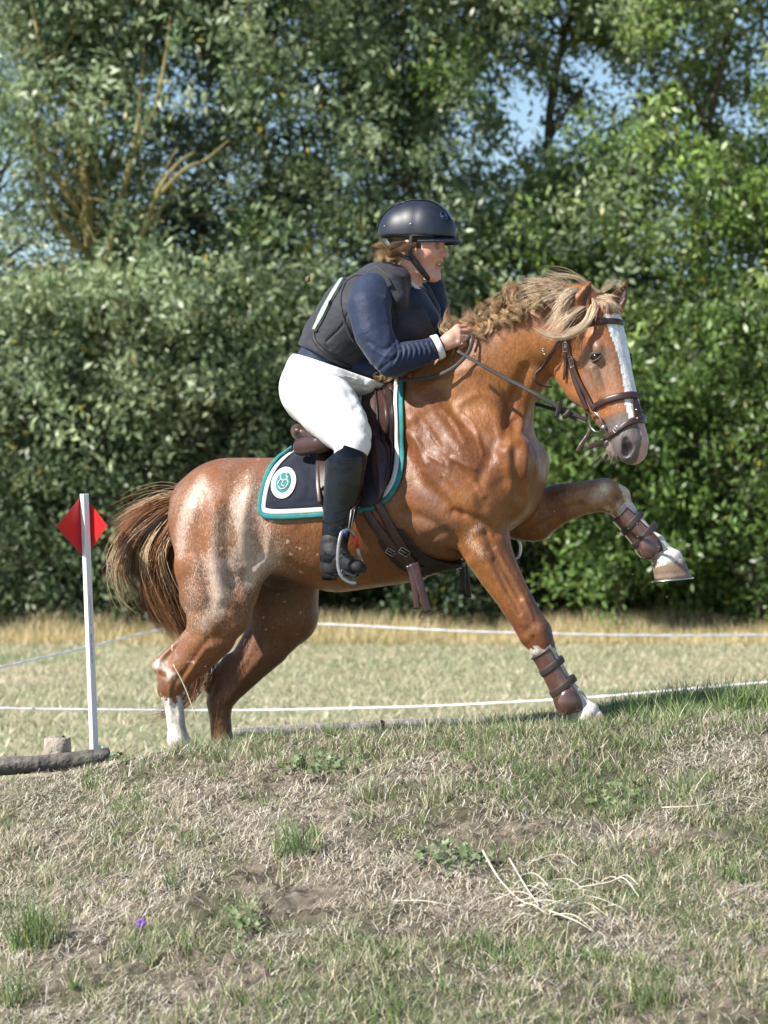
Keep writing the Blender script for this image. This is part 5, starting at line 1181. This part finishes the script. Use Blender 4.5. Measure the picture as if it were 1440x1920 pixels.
rs = np.random.default_rng(44); L = []
for i in range(34):
    a = rs.uniform(-.5, .7)+(math.pi if rs.random() < .3 else 0); ln = rs.uniform(30, 110); x0 = 1035+rs.normal(0, 45); y0 = 1692+rs.normal(0, 18); cv = rs.normal(0, 12)
    L.append(([(x0, y0, .012), (x0+ln*.5*math.cos(a), y0+ln*.3*math.sin(a)+cv*.5, .022+rs.uniform(0,.02)), (x0+ln*math.cos(a), y0+ln*.6*math.sin(a), .012)], rs.uniform(.0012, .0028)))
L += [([(905,1625,.05), (935,1665,.03), (975,1700,.02), (1010,1712,.02)], .0035), ([(955,1640,.05), (985,1680,.03), (1010,1710,.02)], .0033), ([(1085,1683,.03), (1140,1680,.04), (1170,1678,.05), (1198,1700,.03)], .0034), ([(1150,1678,.04), (1175,1672,.05), (1200,1688,.04)], .003), ([(1000,1632,.03), (1050,1620,.03), (1088,1640,.02)], .002), ([(740,1695,.01), (800,1702,.02), (860,1708,.01)], .0024), ([(1030,1720,.02), (1080,1740,.02), (1110,1752,.01)], .003)]
gstalk('dry_stalks', L, 0, 'heap of bleached dry stalks on the right half of the slope', 'stalks', STK)
gstalk('twig', [([(255,1445,.0), (300,1468,.03), (350,1477,.035), (420,1490,.01)], .0028), ([(300,1468,.03), (325,1462,.06)], .0015)], 0, 'thin dark bent twig lying left of centre under the crest', 'twig', mat('twig_bark', (.13,.11,.09), rough=.9))
gstalk('twig', [([(640,1478,.01), (700,1456,.03), (760,1438,.035), (800,1422,.02)], .0022)], 0, 'long pale dry stem lying slanted over the leafy patch', 'twig', STK)
gstalk('twig', [([(1240,1520,.01), (1320,1526,.03), (1390,1500,.03), (1445,1470,.03)], .0024), ([(1320,1526,.03), (1380,1516,.04), (1440,1512,.02)], .0015)], 0, 'pale forked dry stem at the right edge of the bank', 'twig', STK)
b = MB(); P = spl([W(376,1372,-.5), W(362,1330,-.5), W(345,1285,-.5), W(325,1246,-.5)], 8); b.tube(P, np.linspace(.0013, .0022, len(P)), 6); tag(b.build('grass_stalk', STK), 'tall single seed stalk standing before the near hind leg', 'stalk')
b = MB(); c = gpt(265, 1752); b.tube([c, c+[0,0,.03]], .001, 5)
for k in range(5): a = k*1.2566; V, F = uvs(c+np.array([.008*math.cos(a), -.002, .034+.008*math.sin(a)]), .0075, 8, 6, (1, .4, 1)); b.add(V, F)
tag(b.build('flower', mat('violet_petal', (.25,.10,.50), rough=.6)), 'small violet flower in the lower left of the slope', 'flower')
def rock(px, py, r0, sx, sz, label, seed, name='stone', col=(.30,.24,.18), cat='stone'):
    c = gpt(px, py) if name == 'stone' else W(px, py, -.2); V, F = uvs((0,0,0), 1, 22, 14, (sx, 1, sz)); V = V*(r0*(1+.22*noise3(V, 1.6, seed)+.12*noise3(V, 4.5, seed+1)))[:, None]; tag(mk(name, V+c, F, mat(name+'_mat', col, rough=.95, spec=.1, bump=.7, bscale=60, var=.3, vscale=25), base=c), label, cat)
rock(367, 1897, .022, 1.3, .55, 'flat brown stone at the bottom edge of the bank', 3)
rock(577, 523, .011, .9, 1.1, 'clod of earth flying in the air behind the back of the rider', 4, 'clod', (.16,.12,.09), 'clod')
b = MB(); rd = np.random.default_rng(77)
for k in range(90):
    q = W(rd.normal(1180, 70), rd.normal(1010, 75), rd.normal(-.1, .15)) if k < 60 else W(rd.uniform(150, 620), rd.uniform(850, 1250), rd.normal(-.3, .15)); V, F = uvs(q, rd.uniform(.0006, .0018), 6, 4); b.add(V, F)
tag(b.build('dust', mat('dust_grain', (.55,.48,.38), rough=.9)), 'grains of dust and earth thrown up round the raised foreleg', 'dust', kind='stuff')
# ---- logs, posts, rope, flag
WOOD = mat('weathered_wood', attr=True, rough=.85, spec=.2, bump=.8, bscale=60, var=.35, vscale=30, bump2=.6, b2scale=14)
def log(name, pts, rr, label, cat='log', grp=None, base=(.27,.25,.225)):
    P = spl(pts, 6); n = len(P); sides = 18; V, F = tube(P, rr*(1+.04*np.sin(np.linspace(0, 9, n))), sides)
    a = np.tile(np.arange(sides), n)*2*math.pi/sides; f_ = noise3(np.stack([np.cos(a)*2.5, np.sin(a)*2.5, np.repeat(np.linspace(0, 1.5, n), sides)], 1), 2.2, 5)
    ctr = np.repeat(P, sides, 0); V = ctr+(V-ctr)*(1+.10*f_)[:, None]; C = np.array(base)*(1+.5*f_)[:, None]
    o = mk(name, V, F, WOOD, None, np.clip(C, .03, .6)); return tag(o, label, cat, grp)
log('log', [W(-160,1446,-.30), W(0,1437,-.28), W(100,1430,-.25), W(205,1418,-.20)], m(17, -.2), 'grey cracked log lying along the left end of the bank', 'log', 'logs edging the bank', (.15,.135,.12))
log('log', [W(432,1378,.72), W(560,1371,.82), W(700,1363,.90), W(715,1362,.90)], m(12, .9), 'grey log behind the hind hooves, left of the two behind the crest', 'log', 'logs edging the bank')
log('log', [W(722,1361,.90), W(850,1357,.93), W(1000,1350,.97), W(1075,1345,.98)], m(11, .9), 'grey log behind the planted front hoof, right of the two behind the crest', 'log', 'logs edging the bank')
st = MB(); n = 22; V = []; F = []; c = W(107, 1445, -.02)
for j in range(7):
    for i in range(n):
        a = 2*math.pi*i/n; cr_ = 1-.16*math.exp(-((a-4.3)/.12)**2)-.12*math.exp(-((a-5.3)/.10)**2)-.1*math.exp(-((a-3.7)/.1)**2); q = m(26)*cr_*(1+.04*math.sin(5*a+1)); z = j/6
        V.append(c+np.array([q*math.cos(a)*(1-.05*(z > .95)), q*math.sin(a)*(1-.05*(z > .95)), -.10+z*(.222+.006*math.sin(7*a)+.004*math.sin(13*a))]))
for j in range(6):
    for i in range(n): F.append((j*n+i, j*n+(i+1) % n, (j+1)*n+(i+1) % n, (j+1)*n+i))
F.append(tuple(6*n+i for i in range(n))); C = np.tile(np.array([.36,.31,.255]), (len(V), 1))
ps = mk('wooden_post', V, F, WOOD, None, C, smooth=True); tag(ps, 'short cracked wooden post stub behind the left log', 'post')
WP = mat('white_pvc', (.78, .80, .84), rough=.35, spec=.5, bump=.1, bscale=60, var=.05, vscale=30); RED = mat('red_plastic_plate', (.62, .018, .022), rough=.4, spec=.45)
fl = empty('course_flag', W(177, 1412, .02), 'white square pole carrying a red diamond marker left of the horse', 'flag')
A = W(158, 926, .0); B_ = W(177, 1416, .02); d = nrm(A-B_); ang = math.radians(38); u = np.array([math.cos(ang), math.sin(ang), 0]); v = nrm(np.cross(d, u)); u = np.cross(v, d)
b = MB(); b.box((A+B_)/2, (.0125, .0125, np.linalg.norm(A-B_)/2), [u, v, d], bev=.12); b.build('pole', WP, fl, smooth=False)
b = MB(); c = W(154, 986, -.0); 
def plate(pts, y0, y1):
    t = .003; V = [W(px_, py_, y_) for (px_, py_, y_) in pts]; V2 = [q+np.array([0, t, 0]) for q in V]; k = len(V); F = [tuple(range(k)), tuple(range(2*k-1, k-1, -1))]+[(i, i+k, (i+1) % k+k, (i+1) % k) for i in range(k)]
    return V+V2, F
b.add(*plate([(151,932,.004),(106,988,-.10),(154,1042,.004),(158,1040,.02),(152,930,.02)], 0, 0)); b.build('left_plate', RED, fl, smooth=False)
b = MB(); b.add(*plate([(165,938,.02),(201,985,-.03),(169,1033,.02)], 0, 0)); b.build('right_plate', RED, fl, smooth=False)
fl['label'] = 'white square pole carrying a red diamond marker left of the horse'
INK = mat('ink', (.06, .07, .12), rough=.6); b = MB()
for i in range(26):
    py_ = 1118+i*4.4+(14 if i > 12 else 0); q = A+(B_-A)*((py_-926)/(1416-926)); f_ = q-v*.0128*np.sign(v[1])+u*.000; b.box(f_-u*.003+u*r.uniform(0, .003), (r.uniform(.0012, .003), .0004, r.uniform(.0006, .0022)), [u, v, d])
b.build('printed_mark', INK, fl, smooth=False)
b = MB(); b.box(W(189,1408,.03), (.011, .012, .02)); tag(b.build('white_peg', WP), 'small white plastic peg at the foot of the flag pole', 'peg')
ROPE = mat('white_rope', (.80, .80, .84), rough=.7, bump=.8, bscale=160)
def rope(pts, rad, label):
    P = spl([W(*q) for q in pts], 14); V, F = tube(P, rad, 7); V = V+.25*rad*np.sin(np.arange(len(V)) % 7+np.repeat(np.arange(len(P))*2.1, 7)[:len(V)])[:, None]*np.array([0, .3, 1]); o = mk('fence_rope', V, F, ROPE); return tag(o, label, 'rope', 'ropes fencing the field')
rope([(-300,1318,7.2),(0,1328,7.4),(220,1331,7.5),(440,1332,7.6),(660,1328,7.4),(850,1322,7.2),(1100,1308,6.8),(1300,1291,6.3),(1440,1279,6.0),(1800,1250,5.5)], .0065, 'near white rope crossing the mown field at hock height')
rope([(398,1164,15.9),(620,1171,16),(850,1183,16),(1050,1189,16.2),(1250,1192,16.5),(1440,1191,17),(1800,1188,18)], .0095, 'far white rope running right behind the horse in front of the dry grass')
rope([(-200,1300,5),(0,1252,7.5),(150,1217,10.5),(300,1181,14),(398,1164,15.9)], .008, 'far white rope rising from the left edge to the corner post')
b = MB(); Bp = W(400, 1308, 16.0); b.tube([Bp*[1,1,0], Bp*[1,1,0]+[0,0,.55], Bp*[1,1,0]+[0,0,.85]], [.028,.028,.022], 10); tag(b.build('fence_post', WP), 'thin white corner post seen between the hind legs', 'post')

# ---- trees
LEAF = mat('leaf', attr=True, rough=.42, spec=.55, transl=.28)
BARK = mat('bark', attr=True, rough=.9, spec=.15, bump=.8, bscale=12, var=.35, vscale=5)
GAPS = [(955,150,34,50),(990,235,46,40),(1005,262,40,20),(1120,120,55,38),(1160,190,50,30),(1080,95,25,25),(1340,215,80,22),(1410,245,60,20),(985,330,30,22),(960,300,30,40),(1100,240,44,22),(1215,150,30,30),(1290,60,22,26),(1380,120,26,14),(930,60,20,24),(1020,30,20,20),(1000,190,40,60),(905,150,12,30),(1010,255,30,24),
        (110,190,26,18),(125,110,14,12),(300,165,34,22),(345,225,20,16),(60,140,12,18),(240,40,14,10),(620,130,16,14),(640,180,14,12),(510,65,18,12),(20,330,12,20),(205,120,14,12),(700,230,14,12),(1240,130,24,14),(880,45,18,14),(1060,40,22,14),(760,300,14,10),(850,270,12,14),(1060,300,20,10),(950,340,18,12),(400,90,14,12),(560,60,16,12)]
def leaves(cen, crad, nper, lsz, tint, rr, droop=.5):
    """clumps of drooping sprays: cen (n,3)"""
    n = len(cen); nt_ = 6; nl = nper//nt_
    a = rr.uniform(0, 6.283, (n, nt_)); el = rr.uniform(-.5, .9, (n, nt_)); d = np.stack([np.cos(a)*np.cos(el), np.sin(a)*np.cos(el), np.sin(el)], -1)
    t = (np.arange(nl)+rr.uniform(0, 1, (n, nt_, nl)))/nl; R_ = (crad*rr.uniform(.7, 1.3, n))[:, None, None]
    C0 = cen[:, None, None]+d[:, :, None]*(t*R_)[..., None]; C0[..., 2] -= droop*R_*t**2
    C0 = C0+rr.normal(0, 1, C0.shape)*(lsz*.9)
    N_ = n*nt_*nl; C0 = C0.reshape(N_, 3); L_ = lsz*rr.uniform(.6, 1.25, N_)
    dd = np.repeat(d.reshape(-1, 3), nl, 0)*.5+rr.normal(0, .6, (N_, 3))+np.array([0, 0, -.55]); dd /= np.linalg.norm(dd, axis=1)[:, None]
    nn = rr.normal(0, .7, (N_, 3))+np.array([-.45, -.40, .70]); s_ = np.cross(dd, nn); s_ /= np.maximum(1e-6, np.linalg.norm(s_, axis=1))[:, None]; nn = np.cross(s_, dd)
    w_ = L_*rr.uniform(.30, .44, N_)
    V = np.stack([C0-dd*L_[:, None]/2, C0+s_*w_[:, None]/2+nn*w_[:, None]*.22, C0+dd*L_[:, None]/2, C0-s_*w_[:, None]/2+nn*w_[:, None]*.22], 1).reshape(-1, 3)
    F = np.arange(N_*4).reshape(N_, 4)
    ct = np.repeat(tint, nt_*nl, 0)*rr.uniform(.7, 1.35, (N_, 1)); ct[rr.random(N_) < .012] = (.35, .28, .05)
    return V, F, np.repeat(ct, 4, 0)
def tree(px, y, htop, rad, label, pal, seed, nclump, lsz=.085, trunkr=.13, bark=(.10,.085,.06), limbs=None, low=.35, name='tree', flatgap=True, grp='trees behind the field', npl=60):
    rr = np.random.default_rng(seed); base = W(px, 960, y); base[2] = 0; bx = base[0]
    root = empty(name, base, label, 'tree', grp)
    b = MB(); n = 10; ht = htop*.93; path = [base+np.array([math.sin(i*1.1+seed)*.12*i/3, math.cos(i*.9+seed)*.10*i/3, -.1+ht*i/(n-1)]) for i in range(n)]
    if limbs: path = limbs[0]
    path = spl(path, 3); b.tube(path, np.linspace(trunkr, .03, len(path)), 9, c=bark); ends = []
    if limbs:
        for l in limbs[1:]: p_ = spl(l[0], 4); b.tube(p_, np.linspace(l[1], .012, len(p_)), 7, c=bark); ends.append(p_[-1])
    nb = 26
    for k in range(nb):
        i = int(rr.uniform(.12, .95)*(len(path)-1)); s0 = path[i]; a = rr.uniform(0, 6.283); ln = rad*rr.uniform(.45, .95)*(1.1-.5*i/len(path)); p_ = [s0]; d_ = np.array([math.cos(a), math.sin(a), rr.uniform(.3, 1.1)]); d_ /= np.linalg.norm(d_)
        for q in range(5): d_ = nrm(d_+rr.normal(0, .16, 3)+[0, 0, .06]); p_.append(p_[-1]+d_*ln/5)
        p_ = spl(p_, 2); b.tube(p_, np.linspace(trunkr*(.14 if limbs else .42)*(1-.5*i/len(path)), .010, len(p_)), 6, c=bark)
        for q in range(3):
            j = int(rr.integers(3, len(p_)-1)); d2 = nrm(p_[j]-p_[j-1]+rr.normal(0, .7, 3)); b.tube(spl([p_[j], p_[j]+d2*ln*.2, p_[j]+nrm(d2+rr.normal(0, .4, 3))*ln*.42], 3), np.linspace(.016, .005, 7), 5, c=bark)
    b.build('trunk', BARK, root, usecol=True)
    cen = np.stack([rr.normal(0, .52, nclump*3), rr.normal(0, .45, nclump*3), rr.random(nclump*3)], 1)
    zz = low+cen[:, 2]*(htop-low); prof = .55+.55*np.sin(np.clip(cen[:, 2], 0, 1)*math.pi*.85+.25)
    cen = np.stack([base[0]+cen[:, 0]*rad*prof, base[1]+cen[:, 1]*rad*prof*.85, zz], 1)
    cp, cq = proj(cen); dn = fbm(cen, .75, seed+3, 3)
    keep = dn > -.03+.04*np.clip((cen[:, 2]-4.2)/2, 0, 1)
    for (gx_, gy_, gw, gh) in GAPS: 
        if flatgap: keep &= ~((((cp-gx_)/(gw+5))**2+((cq-gy_)/(gh+5))**2 < 1) & (rr.random(len(cen)) < .97))
    keep &= ~((cq < 330) & (noise3(cen, 1.1, 77) < -.25) & (rr.random(len(cen)) < .6))
    keep &= ~((pdist(cp, cq, [(163,350),(168,450)]) < 46) & (cen[:, 1] < 29.5)); keep &= ~((pdist(cp, cq, [(180,560),(184,700)]) < 26) & (cen[:, 1] < 29.4)); keep &= ~((pdist(cp, cq, [(285,385),(335,310)]) < 14) & (cen[:, 1] < 28.6))
    cen = cen[keep][:nclump]; tint = np.array(pal)[rr.integers(0, len(pal), len(cen))]*np.clip(1.1+.55*noise3(cen, .8, seed+9), .5, 1.9)[:, None]
    V, F, C = leaves(cen, np.full(len(cen), .34), npl, lsz, tint, rr)
    mk('crown', V, F, LEAF, root, C, smooth=False); return root
OLV = [(.19,.25,.13), (.23,.29,.15), (.16,.22,.11), (.27,.32,.17)]; GRN = [(.17,.27,.06), (.22,.32,.075), (.14,.23,.055), (.26,.33,.10)]; DKG = [(.06,.10,.04), (.075,.12,.045), (.08,.11,.055)]  # DKG: leaf green with the deep shade of the wood painted in
SH1 = [(.09,.13,.06), (.12,.16,.075), (.07,.10,.05)]; SH2 = [(.10,.17,.04), (.13,.21,.05), (.07,.12,.03)]  # shrub greens darkened: shade at the foot of the trees painted in
YB = (.25, .21, .09)
lt = [[W(205,1190,29.5)*[1,1,0], W(196,1020,29.4), W(186,800,29.3), W(176,600,29.2), W(168,430,29.1), W(163,370,29.0), W(150,260,29.1), W(128,150,29.3), W(112,20,29.5), W(100,-90,29.7)],
 ([W(178,640,29.2), W(195,520,28.9), W(215,420,28.8), W(246,300,28.7), W(262,200,28.8), W(270,80,29)], .085),
 ([W(186,760,29.2), W(230,560,28.6), W(290,375,28.3), W(330,310,28.2), W(365,285,28.2)], .06), ([W(230,560,28.6), W(262,470,28.5), W(275,430,28.4), W(330,350,28.3)], .04),
 ([W(166,420,29.1), W(100,330,29), W(50,280,29), W(10,270,29.1)], .05), ([W(170,480,29.1), W(110,420,28.8), W(80,340,28.7), W(60,250,28.8)], .05),
 ([W(246,300,28.7), W(290,200,28.6), W(310,110,28.6), W(320,20,28.8)], .04), ([W(290,375,28.3), W(345,318,28.1), W(385,300,28.1), W(430,262,28.2)], .03)]
tree(205, 29.5, 10.5, 2.6, 'leafy tree at far left with a yellow lichened trunk and forking limbs', OLV, 101, 1500, lsz=.135, trunkr=.13, bark=YB, limbs=lt)
tree(-60, 31, 10.5, 2.2, 'grey green tree partly cut off by the left edge', OLV, 102, 800, lsz=.135)
tree(480, 30.5, 10.8, 2.5, 'shady dark tree behind the back of the rider', OLV+DKG, 103, 1300, lsz=.135)
tree(760, 31, 11.2, 2.5, 'tall olive green tree behind the helmet of the rider', OLV+GRN[:1], 104, 1350, lsz=.135, bark=(.12,.10,.06))
tree(1060, 31.5, 10.8, 2.4, 'open crowned tree with sky gaps above the horse ears', OLV+GRN[:2], 105, 900, lsz=.135)
tree(1330, 30.5, 10.4, 2.4, 'bright green tree at the right behind the horse head', GRN+OLV[:1], 106, 1300, lsz=.135)
tree(1570, 31.5, 11.5, 2.3, 'green tree partly cut off by the right edge', GRN, 107, 900, lsz=.135)
tree(90, 28.3, 3.4, 1.6, 'low grey green shrub left of the flag pole', SH1, 111, 330, lsz=.12, trunkr=.04, name='shrub', low=.1, grp='shrubs at the foot of the trees')
tree(440, 28.8, 3.6, 1.5, 'low leafy shrub behind the croup of the horse', SH1, 112, 320, lsz=.12, trunkr=.04, name='shrub', low=.1, grp='shrubs at the foot of the trees')
tree(1150, 28.4, 3.5, 1.5, 'bright green shrub behind the raised foreleg', SH2, 113, 360, lsz=.12, trunkr=.04, name='shrub', low=.15, grp='shrubs at the foot of the trees')
tree(1420, 28.2, 4.2, 1.5, 'light green shrub at the right edge below the muzzle height', SH2, 114, 380, lsz=.12, trunkr=.04, name='shrub', low=.15, grp='shrubs at the foot of the trees')
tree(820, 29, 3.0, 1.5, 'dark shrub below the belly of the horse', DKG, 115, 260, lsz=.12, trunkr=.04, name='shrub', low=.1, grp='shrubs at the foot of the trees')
# the wood behind: one mass of leaves, deep shade put into their dark colour
rr = np.random.default_rng(130); n = 3600
cen = np.stack([rr.uniform(-8.5, 8.5, n), rr.uniform(34, 37.5, n), rr.random(n)**1.1*4.6+.1], 1)
n2 = 2600; sx_ = np.where(rr.random(n2) < .5, -1, 1)*rr.uniform(7.8, 17, n2); cen = np.vstack([cen, np.stack([sx_, rr.uniform(29.5, 34, n2), rr.random(n2)*9.5+.1], 1)]); n += n2
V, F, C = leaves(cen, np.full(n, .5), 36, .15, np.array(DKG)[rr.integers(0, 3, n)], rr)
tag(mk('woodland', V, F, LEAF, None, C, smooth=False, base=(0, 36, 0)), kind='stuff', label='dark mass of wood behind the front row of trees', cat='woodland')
